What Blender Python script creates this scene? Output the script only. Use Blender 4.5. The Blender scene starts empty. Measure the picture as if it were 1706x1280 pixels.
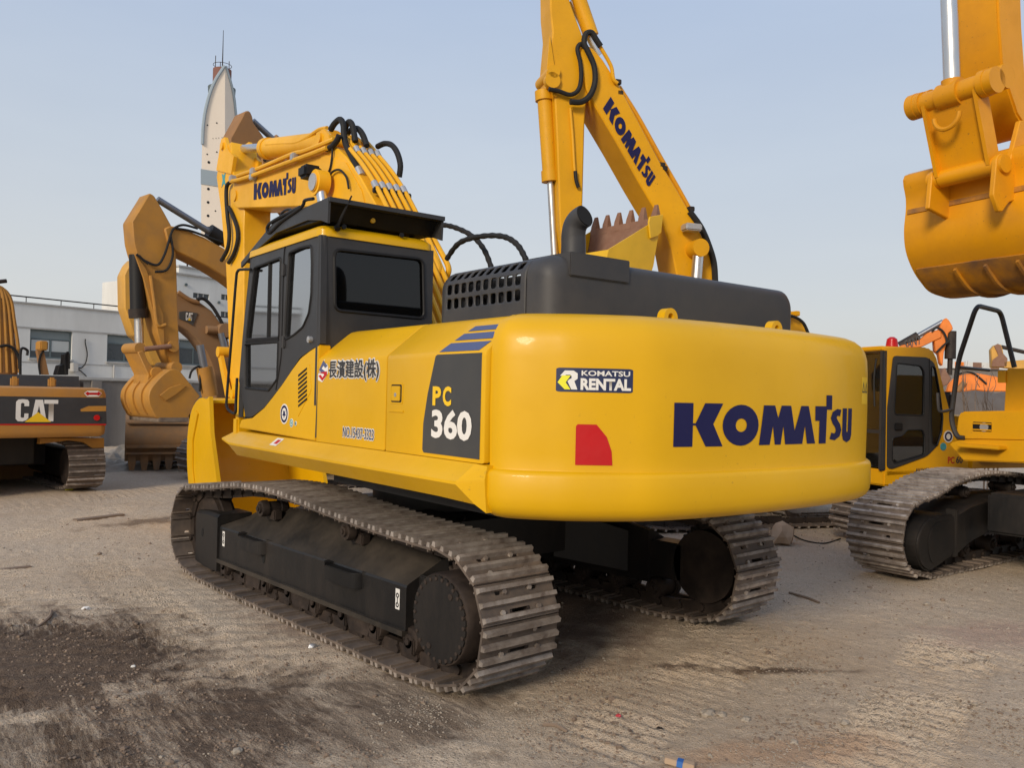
import bpy, bmesh, math, random
from mathutils import Vector, Matrix, noise
from mathutils.geometry import tessellate_polygon
random.seed(7)
R=math.radians; PI=math.pi
scene=bpy.context.scene; COL=scene.collection
V=Vector
# ------------------------------------------------------------------ camera model
CAMP=V((-4.70,-6.21,1.866)); YAW,PIT,ROL,FPX=R(41.56),R(.75),R(1.27),1391.0
fwd=V((math.sin(YAW)*math.cos(PIT),math.cos(YAW)*math.cos(PIT),math.sin(PIT)))
rt0=V((math.cos(YAW),-math.sin(YAW),0)); up0=rt0.cross(fwd)
rgt=rt0*math.cos(ROL)+up0*math.sin(ROL); upv=up0*math.cos(ROL)-rt0*math.sin(ROL)
cd=bpy.data.cameras.new('camera'); cam=bpy.data.objects.new('camera',cd); COL.objects.link(cam)
cam.matrix_world=Matrix(((rgt.x,upv.x,-fwd.x,CAMP.x),(rgt.y,upv.y,-fwd.y,CAMP.y),(rgt.z,upv.z,-fwd.z,CAMP.z),(0,0,0,1)))
cd.sensor_width=36; cd.sensor_fit='HORIZONTAL'; cd.lens=36*FPX/1706; cd.clip_end=3000; cd.clip_start=.05
scene.camera=cam
def ray(px,py): return fwd+rgt*((px-853)/FPX)-upv*((py-640)/FPX)
def proj(p):
    d=p-CAMP; z=d.dot(fwd); return 853+FPX*d.dot(rgt)/z, 640-FPX*d.dot(upv)/z
class Frame:
    """local frame of a machine: +Y its front, +X its right; rz = rotation about z"""
    def __init__(s,rz=0,org=(0,0,0)):
        s.rz=rz; s.M=Matrix.Translation(V(org))@Matrix.Rotation(rz,4,'Z'); s.I=s.M.inverted()
    @classmethod
    def anchored(c,rz,px,depth,loc):
        """root placed so that local (x,y) lies under pixel column px at that depth"""
        d=ray(px,660); w=CAMP+d*depth
        l=Matrix.Rotation(rz,4,'Z')@V((loc[0],loc[1],0)); return c(rz,(w.x-l.x,w.y-l.y,0))
    def pt(s,px,py,ax,val):
        ax='xyz'.index(ax); o=s.I@CAMP; d=s.I.to_3x3()@ray(px,py)
        return o+d*((val-o[ax])/d[ax])
    def yz(s,pts,x): return [(q.y,q.z) for q in (s.pt(a,b,'x',x) for a,b in pts)]
WORLD=Frame(); UP=Frame(R(-4))
# ------------------------------------------------------------------ tagging
def tag(o,label=None,cat=None,group=None,kind=None):
    if label:o['label']=label
    if cat:o['category']=cat
    if group:o['group']=group
    if kind:o['kind']=kind
    return o
def empty(name,label,cat,group=None,loc=(0,0,0),rz=0):
    o=bpy.data.objects.new(name,None); COL.objects.link(o); o.location=loc; o.rotation_euler=(0,0,rz); o.empty_display_size=.2
    return tag(o,label,cat,group)
def copy_tree(o,parent=None):
    c=o.copy(); COL.objects.link(c); c.parent=parent
    for ch in list(o.children): copy_tree(ch,c)
    return c
# ------------------------------------------------------------------ materials
def nt(name):
    m=bpy.data.materials.new(name); m.use_nodes=True; t=m.node_tree
    b=t.nodes['Principled BSDF']; return m,t,b
def N(t,typ,**k):
    n=t.nodes.new(typ)
    for a,v in k.items():
        if a in n.inputs: n.inputs[a].default_value=v
        else: setattr(n,a,v)
    return n
def ramp(t,fac,stops):
    r=N(t,'ShaderNodeValToRGB'); e=r.color_ramp.elements
    while len(e)<len(stops): e.new(.5)
    for i,(p,c) in enumerate(stops): e[i].position=p; e[i].color=(c if len(c)==4 else (*c,1))
    t.links.new(fac,r.inputs[0]); return r
def mixc(t,fac,a,b):
    m=N(t,'ShaderNodeMix',data_type='RGBA')
    for s,v in ((0,fac),(6,a),(7,b)):
        if hasattr(v,'is_output') or isinstance(v,bpy.types.NodeSocket): t.links.new(v,m.inputs[s])
        elif s==0: m.inputs[0].default_value=v
        else: m.inputs[s].default_value=(*v,1)
    return m.outputs[2]
def noise_tex(t,scale,detail=5,rough=.6,co=None,dist=0,sc=None):
    n=N(t,'ShaderNodeTexNoise'); n.inputs['Scale'].default_value=scale; n.inputs['Detail'].default_value=detail
    n.inputs['Roughness'].default_value=rough; n.inputs['Distortion'].default_value=dist
    if co is None:
        co=N(t,'ShaderNodeTexCoord').outputs['Object']
    if sc:
        mp=N(t,'ShaderNodeMapping'); mp.inputs['Scale'].default_value=sc; t.links.new(co,mp.inputs[0]); co=mp.outputs[0]
    t.links.new(co,n.inputs['Vector']); return n.outputs[0]
def bump(t,b,h,strength=.2,dist=.01):
    bp=N(t,'ShaderNodeBump'); bp.inputs['Strength'].default_value=strength; bp.inputs['Distance'].default_value=dist
    t.links.new(h,bp.inputs['Height']); t.links.new(bp.outputs[0],b.inputs['Normal'])
def paint(name,c,rough=.35,dirt=(.25,.19,.12),amt=.25,scale=2.5,metal=0,coat=.0,bmp=.05,streak=False,vary=0,spec=.5,chips=0):
    m,t,b=nt(name)
    f=noise_tex(t,scale,7,.65,sc=(1,1,.35) if streak else None)
    lo=.62-.25*amt
    r=ramp(t,f,[(lo-.1,(0,0,0)),(min(lo+.3,1),(amt,)*3)])
    f2=noise_tex(t,.7,3,.5)
    r2=ramp(t,f2,[(.3,tuple(x*.88 for x in c)),(.7,tuple(min(x*1.1,1) for x in c))])
    o=mixc(t,r.outputs[0],r2.outputs[0],(0,0,0)); o.node.inputs[7].default_value=(*dirt,1)
    if chips:
        cf=noise_tex(t,38,3,.5); cm=noise_tex(t,2.1,4,.6)
        mu=N(t,'ShaderNodeMath',operation='MULTIPLY'); t.links.new(ramp(t,cf,[(.66,(0,0,0)),(.71,(1,1,1))]).outputs[0],mu.inputs[0]); t.links.new(ramp(t,cm,[(.5,(0,0,0)),(.66,(chips,)*3)]).outputs[0],mu.inputs[1])
        o=mixc(t,mu.outputs[0],o,(.13,.075,.03))
    if vary:
        oi=N(t,'ShaderNodeObjectInfo'); vr=ramp(t,oi.outputs['Random'],[(0,(1-vary,)*3),(1,(1+vary*.5,)*3)]); mm=N(t,'ShaderNodeMix',data_type='RGBA',blend_type='MULTIPLY'); mm.inputs[0].default_value=1
        t.links.new(o,mm.inputs[6]); t.links.new(vr.outputs[0],mm.inputs[7]); o=mm.outputs[2]
    t.links.new(o,b.inputs['Base Color'])
    rr=ramp(t,f,[(.3,(rough,)*3),(.75,(min(rough+.25,1),)*3)]); t.links.new(rr.outputs[0],b.inputs['Roughness'])
    b.inputs['Metallic'].default_value=metal; b.inputs['Specular IOR Level'].default_value=spec
    b.inputs['Coat Weight'].default_value=coat; b.inputs['Coat Roughness'].default_value=.08
    if bmp: bump(t,b,noise_tex(t,5,4,.5),bmp,.02)
    return m
YEL=(.66,.365,.0015)
M={}
M['yellow']=paint('yellow_paint',YEL,.36,(.42,.22,.02),.14,3,coat=.12,bmp=.09,spec=.3,chips=.35)
M['boomyel']=paint('boom_yellow_paint',(.76,.39,.011),.4,(.35,.19,.04),.3,3,coat=.06,bmp=.1,spec=.3,chips=.5)
M['orange']=paint('orange_paint',(.66,.285,.004),.38,(.30,.12,.02),.4,2,coat=.06,bmp=.12,spec=.3,chips=.9)
M['worn']=paint('scraped_orange_paint',(.60,.25,.006),.45,(.14,.08,.05),.95,2.6,bmp=.3,spec=.3,chips=1.0)
M['byel']=paint('deep_yellow_paint',(.68,.335,.004),.4,(.34,.16,.02),.3,2,coat=.05,bmp=.08,spec=.3,chips=.7)
M['ochre']=paint('ochre_paint',(.44,.205,.026),.55,(.22,.13,.06),.55,3)
M['brownpaint']=paint('weathered_brown_paint',(.30,.145,.045),.6,(.2,.12,.07),.6,3)
M['sany']=paint('bright_orange_paint',(.8,.2,.01),.45,(.25,.1,.03),.5,2)
M['charcoal']=paint('charcoal_paint',(.033,.033,.036),.42,(.10,.09,.08),.5,2,spec=.4,bmp=.1)
M['cabgrey']=paint('cab_dark_grey_paint',(.026,.026,.028),.38,(.08,.07,.06),.35,2,spec=.45)
M['frame']=paint('track_frame_black',(.010,.0095,.0095),.38,(.075,.055,.04),.38,2.2,streak=True,spec=.35)
M['decktop']=paint('dusty_frame_deck',(.020,.017,.014),.55,(.08,.062,.045),.7,2.5,spec=.3)
M['hole']=paint('dark_opening',(.004,.004,.004),.9,(.01,.01,.01),.1,3,bmp=0)
M['rubber']=paint('black_rubber',(.013,.013,.013),.6,(.06,.05,.045),.3,6,spec=.3)
M['black']=paint('black_plastic',(.009,.009,.01),.45,(.04,.036,.032),.3,4,spec=.3)
M['grouser']=paint('worn_grouser_steel',(.44,.385,.335),.42,(.13,.095,.075),.9,9,metal=.25,bmp=.5,vary=.3)
M['steel']=paint('track_steel',(.15,.118,.095),.55,(.32,.26,.2),.75,9,metal=.35,bmp=.3)
M['pad']=paint('track_pad_plate',(.10,.08,.068),.6,(.24,.18,.135),.8,6,metal=.3,bmp=.4,vary=.35)
M['darkiron']=paint('oily_iron',(.020,.015,.013),.5,(.085,.06,.045),.6,6,metal=.1,bmp=.3,spec=.3)
M['chrome']=paint('chrome_rod',(.62,.62,.62),.22,(.4,.4,.4),.15,4,metal=.95,bmp=0)
M['clamp']=paint('zinc_clamp',(.5,.5,.5),.4,(.3,.28,.25),.3,9,metal=.7)
M['rust']=paint('rusty_steel',(.20,.10,.062),.75,(.28,.17,.12),.7,8,bmp=.4)
M['red']=paint('red_reflector',(.48,.006,.008),.35,(.25,.02,.02),.25,3,coat=.1,bmp=.3,spec=.3)
M['navy']=paint('navy_lettering',(.010,.010,.062),.5,(.05,.04,.08),.15,3,bmp=0,spec=.25,chips=.4)
M['slate']=paint('slate_blue_stripe',(.07,.09,.19),.4,(.12,.12,.2),.15,3,bmp=0)
M['white']=paint('white_lettering',(.72,.70,.66),.45,(.5,.45,.38),.2,4,bmp=0)
M['yellet']=paint('yellow_lettering',(.8,.5,.01),.45,(.5,.3,.05),.1,4,bmp=0)
M['lime']=paint('lime_sticker',(.75,.72,.02),.45,(.5,.4,.05),.1,4,bmp=0)
M['blackdec']=paint('black_sticker',(.03,.03,.033),.45,(.08,.075,.07),.3,3,bmp=0)
M['teal']=paint('teal_sticker',(.05,.28,.32),.45,(.2,.3,.3),.2,8,bmp=0)
M['seat']=paint('seat_cloth',(.05,.05,.055),.9,(.08,.07,.06),.3,12)
def glass(name,tint,alpha,rough=.03,film=0):
    m,t,b=nt(name); out=t.nodes['Material Output']
    g=N(t,'ShaderNodeBsdfGlossy'); g.inputs['Roughness'].default_value=rough; g.inputs['Color'].default_value=(.9,.92,.95,1)
    tr=N(t,'ShaderNodeBsdfTransparent'); tr.inputs['Color'].default_value=(*tint,1)
    df=N(t,'ShaderNodeBsdfDiffuse'); df.inputs['Color'].default_value=(.16,.15,.13,1)
    fr=N(t,'ShaderNodeFresnel'); fr.inputs['IOR'].default_value=1.5
    a=N(t,'ShaderNodeMixShader'); a.inputs[0].default_value=alpha; t.links.new(tr.outputs[0],a.inputs[1]); t.links.new(df.outputs[0],a.inputs[2])
    mx=N(t,'ShaderNodeMixShader'); mt=N(t,'ShaderNodeMath',operation='MAXIMUM'); mt.inputs[1].default_value=film; t.links.new(fr.outputs[0],mt.inputs[0]); t.links.new(mt.outputs[0],mx.inputs[0]); t.links.new(a.outputs[0],mx.inputs[1]); t.links.new(g.outputs[0],mx.inputs[2])
    t.links.new(mx.outputs[0],out.inputs[0]); t.nodes.remove(b); return m
M['glass']=glass('side_window_glass',(.5,.5,.47),.05,.04,.52)
M['darkglass']=glass('tinted_rear_glass',(.035,.045,.065),.012,.03,.03)
M['clearglass']=glass('clear_cab_glass',(.62,.64,.64),.05,.03,.10)
# ------------------------------------------------------------------ mesh builder
class MB:
    def __init__(s): s.bm=bmesh.new()
    def box(s,x0,x1,y0,y1,z0,z1,bev=0,seg=2):
        b=bmesh.new(); r=bmesh.ops.create_cube(b,size=1)
        for v in b.verts: v.co=V(((x0+x1)/2+v.co.x*(x1-x0),(y0+y1)/2+v.co.y*(y1-y0),(z0+z1)/2+v.co.z*(z1-z0)))
        if bev: bmesh.ops.bevel(b,geom=b.edges[:],offset=bev,segments=seg,affect='EDGES')
        s._add(b); return s
    def _add(s,b,mat=None):
        if mat: b.transform(mat)
        me=bpy.data.meshes.new('t'); b.to_mesh(me); b.free(); s.bm.from_mesh(me); bpy.data.meshes.remove(me)
    def prism(s,pts,a0,a1,axis='x',bev=0,seg=2,holes=()):
        """polygon extruded along an axis. pts: x->(y,z), y->(x,z), z->(x,y)"""
        def co(p,a):
            return V((a,p[0],p[1])) if axis=='x' else V((p[0],a,p[1])) if axis=='y' else V((p[0],p[1],a))
        b=bmesh.new(); loops=[list(pts)]+[list(h) for h in holes]
        A=[b.verts.new(co(p,a0)) for l in loops for p in l]; B=[b.verts.new(co(p,a1)) for l in loops for p in l]
        if holes:
            tris=tessellate_polygon([[V((p[0],p[1],0)) for p in l] for l in loops])
            for t in tris:
                try: b.faces.new([A[i] for i in t]); b.faces.new([B[i] for i in reversed(t)])
                except ValueError: pass
        else:
            b.faces.new(A); b.faces.new(list(reversed(B)))
        k=0
        for l in loops:
            n=len(l)
            for i in range(n):
                j=(i+1)%n; b.faces.new([A[k+i],B[k+i],B[k+j],A[k+j]])
            k+=n
        bmesh.ops.recalc_face_normals(b,faces=b.faces[:])
        if bev and not holes:
            bmesh.ops.bevel(b,geom=b.edges[:],offset=bev,segments=seg,affect='EDGES',clamp_overlap=True)
        s._add(b); return s
    def tube(s,pts,r,n=8,smooth=True,cap=True,corr=0):
        P=[V(p) for p in pts]
        if smooth and len(P)>2: P=spline(P,6)
        rr=r if isinstance(r,(list,tuple)) else [r]*len(P)
        if len(rr)!=len(P): rr=[rr[0]+(rr[-1]-rr[0])*i/(len(P)-1) for i in range(len(P))]
        b=s.bm; rings=[]; up=None
        for i,p in enumerate(P):
            d=(P[min(i+1,len(P)-1)]-P[max(i-1,0)]).normalized()
            if up is None: up=d.orthogonal().normalized()
            up=(up-d*up.dot(d)).normalized(); q=d.cross(up)
            ra=rr[i]*(1+(corr if i%2 else 0))
            rings.append([b.verts.new(p+(up*math.cos(2*PI*k/n)+q*math.sin(2*PI*k/n))*ra) for k in range(n)])
        for a,c in zip(rings,rings[1:]):
            for k in range(n): b.faces.new([a[k],a[(k+1)%n],c[(k+1)%n],c[k]])
        if cap: b.faces.new(list(reversed(rings[0]))); b.faces.new(rings[-1])
        return s
    def cyl(s,p0,p1,r,n=20,r2=None): return s.tube([p0,p1],[r,r if r2 is None else r2],n,False)
    def loft(s,rings,close=True,cap=True):
        b=s.bm; rs=[[b.verts.new(V(p)) for p in r] for r in rings]; n=len(rs[0])
        for a,c in zip(rs,rs[1:]):
            for k in range(n if close else n-1): b.faces.new([a[k],a[(k+1)%n],c[(k+1)%n],c[k]])
        if cap: b.faces.new(list(reversed(rs[0]))); b.faces.new(rs[-1])
        return s
    def build(s,name,mat,parent=None,rz=None,sharp=32,recalc=True):
        if recalc: bmesh.ops.recalc_face_normals(s.bm,faces=s.bm.faces[:])
        me=bpy.data.meshes.new(name); s.bm.to_mesh(me); s.bm.free()
        me.materials.append(mat if not isinstance(mat,str) else M[mat])
        me.shade_smooth(); me.set_sharp_from_angle(angle=R(sharp))
        o=bpy.data.objects.new(name,me); COL.objects.link(o)
        if parent: o.parent=parent
        if rz is not None: o.rotation_euler=(0,0,rz)
        return o
def spline(P,k=6):
    out=[]; n=len(P)
    for i in range(n-1):
        p0,p1,p2,p3=P[max(i-1,0)],P[i],P[i+1],P[min(i+2,n-1)]
        for j in range(k):
            t=j/k; out.append(.5*((2*p1)+(p2-p0)*t+(2*p0-5*p1+4*p2-p3)*t*t+(3*p1-p0-3*p2+p3)*t**3))
    out.append(P[-1]); return out
def circ(cx,cy,r,n=16,a0=0,a1=2*PI,ry=None):
    full=abs(a1-a0-2*PI)<1e-6; m=n if full else n-1; ry=ry or r
    return [(cx+r*math.cos(a0+(a1-a0)*i/m),cy+ry*math.sin(a0+(a1-a0)*i/m)) for i in range(n)]
def rrect(x0,x1,y0,y1,r,n=4):
    o=[]
    for cx,cy,a in ((x1-r,y1-r,0),(x0+r,y1-r,PI/2),(x0+r,y0+r,PI),(x1-r,y0+r,3*PI/2)):
        o+=[(cx+r*math.cos(a+PI/2*i/n),cy+r*math.sin(a+PI/2*i/n)) for i in range(n+1)]
    return o
def roundpoly(p,r,n=3):
    """round the corners of a polygon with radius-like cut r"""
    out=[]; m=len(p)
    for i in range(m):
        a,b,c=V(p[i-1]),V(p[i]),V(p[(i+1)%m]); d1=(a-b); d2=(c-b)
        t1=b+d1.normalized()*min(r,d1.length*.45); t2=b+d2.normalized()*min(r,d2.length*.45)
        for k in range(n+1):
            t=k/n; q=t1*(1-t)**2+b*2*t*(1-t)+t2*t*t; out.append((q.x,q.y))
    return out
# ------------------------------------------------------------------ flat lettering -> surface
def stroke(pts,w):
    P=[V(p) for p in pts]; L=[];Rr=[]
    for i,p in enumerate(P):
        d=(P[min(i+1,len(P)-1)]-P[max(i-1,0)]).normalized(); n=V((-d.y,d.x))*w/2; L.append(p+n); Rr.append(p-n)
    return [(q.x,q.y) for q in L+Rr[::-1]]
def brand():
    """the maker's word, measured on the photograph; u in letter heights, v 0..1"""
    y0,y1=562,357
    S=stroke([(1450,398),(1430,394),(1412,404),(1405,424),(1414,445),(1432,468),(1439,492),(1432,516),(1412,529),(1388,522)],37)
    g=[[[(718,357),(780,357),(780,452),(789,452),(820,357),(884,357),(850,455),(886,562),(825,562),(789,462),(780,462),(780,562),(718,562)]],
       [circ(955,461,71,28,ry=100),circ(955,461,22,16,ry=33)],
       [[(1030,560),(1047,362),(1097,362),(1112,425),(1127,362),(1172,362),(1192,490),(1222,362),(1260,362),(1300,560),(1256,560),(1243,465),(1232,560),(1148,560),(1137,465),(1127,560),(1100,560),(1089,465),(1077,560)]],
       [[(1296,362),(1358,362),(1358,302),(1393,302),(1393,380),(1362,380),(1360,562),(1320,562),(1320,440),(1297,440)]],
       [S],[[(1464,372),(1494,372),(1494,498),(1499,508),(1504,498),(1504,372),(1532,372),(1532,520),(1524,548),(1498,562),(1472,548),(1464,520)]]]
    return [[[((x-718)/(y0-y1),(y0-y)/(y0-y1)) for x,y in l] for l in gl] for gl in g],814/205
def cat_glyphs():
    C=[(230,190),(230,120),(210,90),(160,85),(110,90),(85,125),(85,380),(110,415),(160,420),(200,405),(225,370),(225,300),(180,300),(178,360),(158,365),(140,355),(140,150),(158,138),(178,150),(178,190)]
    A=[(255,420),(300,90),(385,90),(430,420),(378,420),(370,350),(315,350),(308,420)]
    hole=[(322,300),(342,180),(362,300)]
    T=[(400,90),(560,90),(560,150),(510,150),(510,420),(452,420),(452,150),(400,150)]
    f=lambda l:[((x-85)/330,(420-y)/330) for x,y in l]
    return [[f(C)],[f(A),f(hole)],[f(T)]],475/330
_font={}
def font_mesh(txt,bold=.02,sx=1):
    k=(txt,bold)
    if k not in _font:
        c=bpy.data.curves.new('f','FONT'); c.body=txt; c.size=1; c.offset=bold; c.resolution_u=3; c.fill_mode='FRONT'
        o=bpy.data.objects.new('f',c); COL.objects.link(o); bpy.context.view_layer.update()
        dg=bpy.context.evaluated_depsgraph_get(); me=bpy.data.meshes.new_from_object(o.evaluated_get(dg))
        bpy.data.objects.remove(o); bpy.data.curves.remove(c)
        _font[k]=([tuple(v.co) for v in me.vertices],[tuple(p.vertices) for p in me.polygons]); bpy.data.meshes.remove(me)
    vs,fs=_font[k]
    x0=min(v[0] for v in vs);x1=max(v[0] for v in vs);y0=min(v[1] for v in vs);y1=max(v[1] for v in vs)
    return [((v[0]-x0)/(x1-x0),(v[1]-y0)/(y1-y0)) for v in vs],fs
def sheet(name,mat,parent,mapf,polys=None,font=None,box=(0,1,0,1),step=None,off=.003,rz=None,slant=0,shifts=None):
    """lay flat lettering (polygons with holes, or (verts,faces)) onto a surface mapf(u,v)->(point,normal); box = target u0,u1,v0,v1 of unit text"""
    b=bmesh.new()
    if polys:
        for gl in polys:
            vs=[b.verts.new((p[0],p[1],0)) for l in gl for p in l]
            for t in tessellate_polygon([[V((p[0],p[1],0)) for p in l] for l in gl]):
                try:b.faces.new([vs[i] for i in t])
                except ValueError: pass
    else:
        vs=[b.verts.new((p[0],p[1],0)) for p in font[0]]
        for f in font[1]:
            try:b.faces.new([vs[i] for i in f])
            except ValueError: pass
    u0,u1,v0,v1=box
    X=[v.co.x for v in b.verts]; x0,x1=min(X),max(X); Y=[v.co.y for v in b.verts]; y0,y1=min(0,min(Y)),max(1,max(Y)) if polys else max(Y)
    if not polys: y0=min(Y)
    for v in b.verts:
        yy=v.co.y if polys else (v.co.y-y0)/(y1-y0)
        v.co=V((u0+(u1-u0)*((v.co.x-x0)/(x1-x0))+slant*yy,v0+(v1-v0)*yy,0))
    if step:
        for ax in (0,1):
            C=[v.co[ax] for v in b.verts]; a=min(C)+step; e=max(C)
            while a<e:
                n=V((0,0,0)); n[ax]=1; c=V((0,0,0)); c[ax]=a
                bmesh.ops.bisect_plane(b,geom=b.verts[:]+b.edges[:]+b.faces[:],plane_co=c,plane_no=n); a+=step
    if shifts:
        base=b; b=bmesh.new(); me0=bpy.data.meshes.new('t')
        for i,(dx,dy) in enumerate(shifts):
            c=base.copy()
            for v in c.verts: v.co+=V((dx,dy,i))
            c.to_mesh(me0); c.free(); b.from_mesh(me0)
        base.free(); bpy.data.meshes.remove(me0)
    for v in b.verts:
        p,n=mapf(v.co.x,v.co.y); v.co=V(p)+V(n)*(off+v.co.z*.00025)
    me=bpy.data.meshes.new(name); b.to_mesh(me); b.free(); me.materials.append(M[mat]); me.shade_smooth()
    o=bpy.data.objects.new(name,me); COL.objects.link(o); o.parent=parent
    if rz is not None:o.rotation_euler=(0,0,rz)
    return o
def invmap(fr,mapf,px,py,ur,vr):
    """(u,v) on the surface seen at a pixel"""
    best=None;u0,u1=ur;v0,v1=vr
    for it in range(7):
        for i in range(13):
            for j in range(13):
                u=u0+(u1-u0)*i/12;v=v0+(v1-v0)*j/12; a,c=proj(fr.M@V(mapf(u,v)[0])); e=(a-px)**2+(c-py)**2
                if best is None or e<best[0]: best=(e,u,v)
        du=(u1-u0)/5;dv=(v1-v0)/5; u0,u1=best[1]-du/2*1.2,best[1]+du/2*1.2; v0,v1=best[2]-dv/2*1.2,best[2]+dv/2*1.2
    return best[1],best[2]
# ------------------------------------------------------------------ crawler tracks
def resample(P,n,inset=.05):
    """equal spacing along the chain line, which lies inset inside the outer outline P"""
    m=len(P); Q=[]
    for i in range(m):
        a,b=V(P[i-1]),V(P[(i+1)%m]); d=(b-a).normalized(); Q.append(V(P[i])-V((-d.y,d.x))*inset)
    Q.append(Q[0]); PP=list(P)+[P[0]]; L=[0]
    for a,b in zip(Q,Q[1:]): L.append(L[-1]+(b-a).length)
    T=L[-1]; out=[]; k=0
    for i in range(n):
        s=(i+.5)/n*T
        while L[k+1]<s:k+=1
        t=(s-L[k])/(L[k+1]-L[k]); p=V(PP[k]).lerp(V(PP[k+1]),t); out.append((p.x,p.y,k,t))
    # tangents from neighbours, so plates sit as chords
    res=[]
    for i in range(n):
        a=out[i-1]; c=out[(i+1)%n]; res.append((out[i][0],out[i][1],math.atan2(c[1]-a[1],c[0]-a[0])))
    return res,T
def track_path(yr,yf,rr,rf,zr,zf,tops,lift=.05,g0=.3,g1=.25):
    """closed outline, rear wheel at yr, front at yf, going rear->front along the top"""
    P=[]
    a=[V((yr,zr)),rr]
    for i in range(19):
        t=math.radians(-118-(180-32)*i/18); P.append((yr+rr*math.cos(t),zr+rr*math.sin(t)))   # round the rear
    top=[V((yr+.02,zr+rr))]+[V(p) for p in tops]+[V((yf-.02,zf+rf))]
    P+=[(q.x,q.y) for q in spline(top,8)[1:]]
    for i in range(1,18):
        t=math.radians(90-(180-30)*i/17); P.append((yf+rf*math.cos(t),zf+rf*math.sin(t)))
    P+=[(yf-g1,0.0),((yr+yf)/2,0),(yr+g0,0.0)]
    return P
_shoe={}
def shoe_mesh(w,p,nb=3,mat='pad',gh=.03):
    k=(round(w,3),round(p,3),mat,nb)
    if k in _shoe: return _shoe[k]
    m=MB(); h=p*.5
    holes=[rrect(-.085,.085-.0,-h*.62,-h*.38,.01,2),rrect(-.17,-.12,h*.38,h*.62,.01,2),rrect(.12,.17,h*.38,h*.62,.01,2)] if nb==3 else []
    m.prism([(-w/2,-h*.985),(w/2,-h*.985),(w/2,h*.965),(-w/2,h*.965)],-.016,0,'z',holes=holes)
    for i in range(nb):
        y=(i-(nb-1)/2)*p*(.36 if nb==3 else .46)
        for (z0,z1,t0,t1) in ((-.001,gh,.019,.0125),):
            m.loft([[(-w/2+.001,y-t0,z0),(-w/2+.001,y+t0,z0),(-w/2+.004,y+t1,z1),(-w/2+.004,y-t1,z1)],[(w/2-.001,y-t0,z0),(w/2-.001,y+t0,z0),(w/2-.004,y+t1,z1),(w/2-.004,y-t1,z1)]])
    for x in (-.145,.145):
        m.cyl((x,-h*.5,-.001),(x,-h*.5,.016),.017,6); m.cyl((x*.7,h*.5,-.001),(x*.7,h*.5,.016),.017,6)
    # underside lips that give the toothed edge seen from the side
    for i in range(2):
        y=-h+p*(i*.7+.15); m.box(-w/2+.002,w/2-.002,y-.006,y+.006,-.03,-.0155)
    o=m.build('shoe',mat); me=o.data; me.materials.append(M['grouser'])
    for f in me.polygons:
        if f.center.z>.002 and abs(f.normal.x)<2: f.material_index=1
    bpy.data.objects.remove(o)
    _shoe[k]=me; return me
def make_track(root,xc,w,path,n,nb=3,mat='pad',chain=True,gh=.03):
    pos,T=resample(path,n); p=T/n; me=shoe_mesh(w,p*1.05,nb,mat,gh)
    m=MB()
    for (y,z,a) in pos:
        # path runs rear->front over the top: outward normal is to the left
        ca,sa=math.cos(a),math.sin(a)
        for sx in (-.085,.085):
            b=bmesh.new(); bmesh.ops.create_cube(b,size=1)
            mt=Matrix(((1,0,0,xc+sx),(0,ca,-sa,y),(0,sa,ca,z),(0,0,0,1)))@Matrix.Translation((0,0,-.085))@Matrix.Diagonal((.045,p*.9,.1,1))
            m._add(b,mt)
        q=V((xc,y,z))+V((0,-sa,ca))*-.085+V((0,ca,sa))*p*.5
        m.cyl((xc-.13,q.y,q.z),(xc+.13,q.y,q.z),.03,8)
    t=m.build('track','darkiron',root)
    for (y,z,a) in pos:
        ca,sa=math.cos(a),math.sin(a)
        s=bpy.data.objects.new('shoe',me); COL.objects.link(s); s.parent=t
        s.matrix_local=Matrix(((1,0,0,xc),(0,ca,-sa,y-sa*0),(0,sa,ca,z),(0,0,0,1)))@Matrix.Translation((0,0,-gh))@Matrix.Rotation(random.uniform(-.012,.012),4,'X')
    return t
def roller(root,x,y,z,r,hw=.09,name='roller',rx=.0):
    m=MB(); prof=[(-hw-.05,r*.45),(-hw-.05,r*.5),(-hw-.03,r*.55),(-hw-.03,r*.9),(-hw,r),(-hw+.03,r),(-hw+.035,r*.82),(hw-.035,r*.82),(hw-.03,r),(hw,r),(hw+.03,r*.9),(hw+.03,r*.55),(hw+.05,r*.5),(hw+.05,r*.45)]
    m.loft([[(x+a,y+b*math.cos(2*PI*k/20),z+b*math.sin(2*PI*k/20)) for k in range(20)] for a,b in prof])
    for s in (-1,1):
        m.cyl((x+s*(hw+.05),y,z),(x+s*(hw+.062),y,z),r*.28,6)
    return m.build(name,'darkiron',root)
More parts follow.
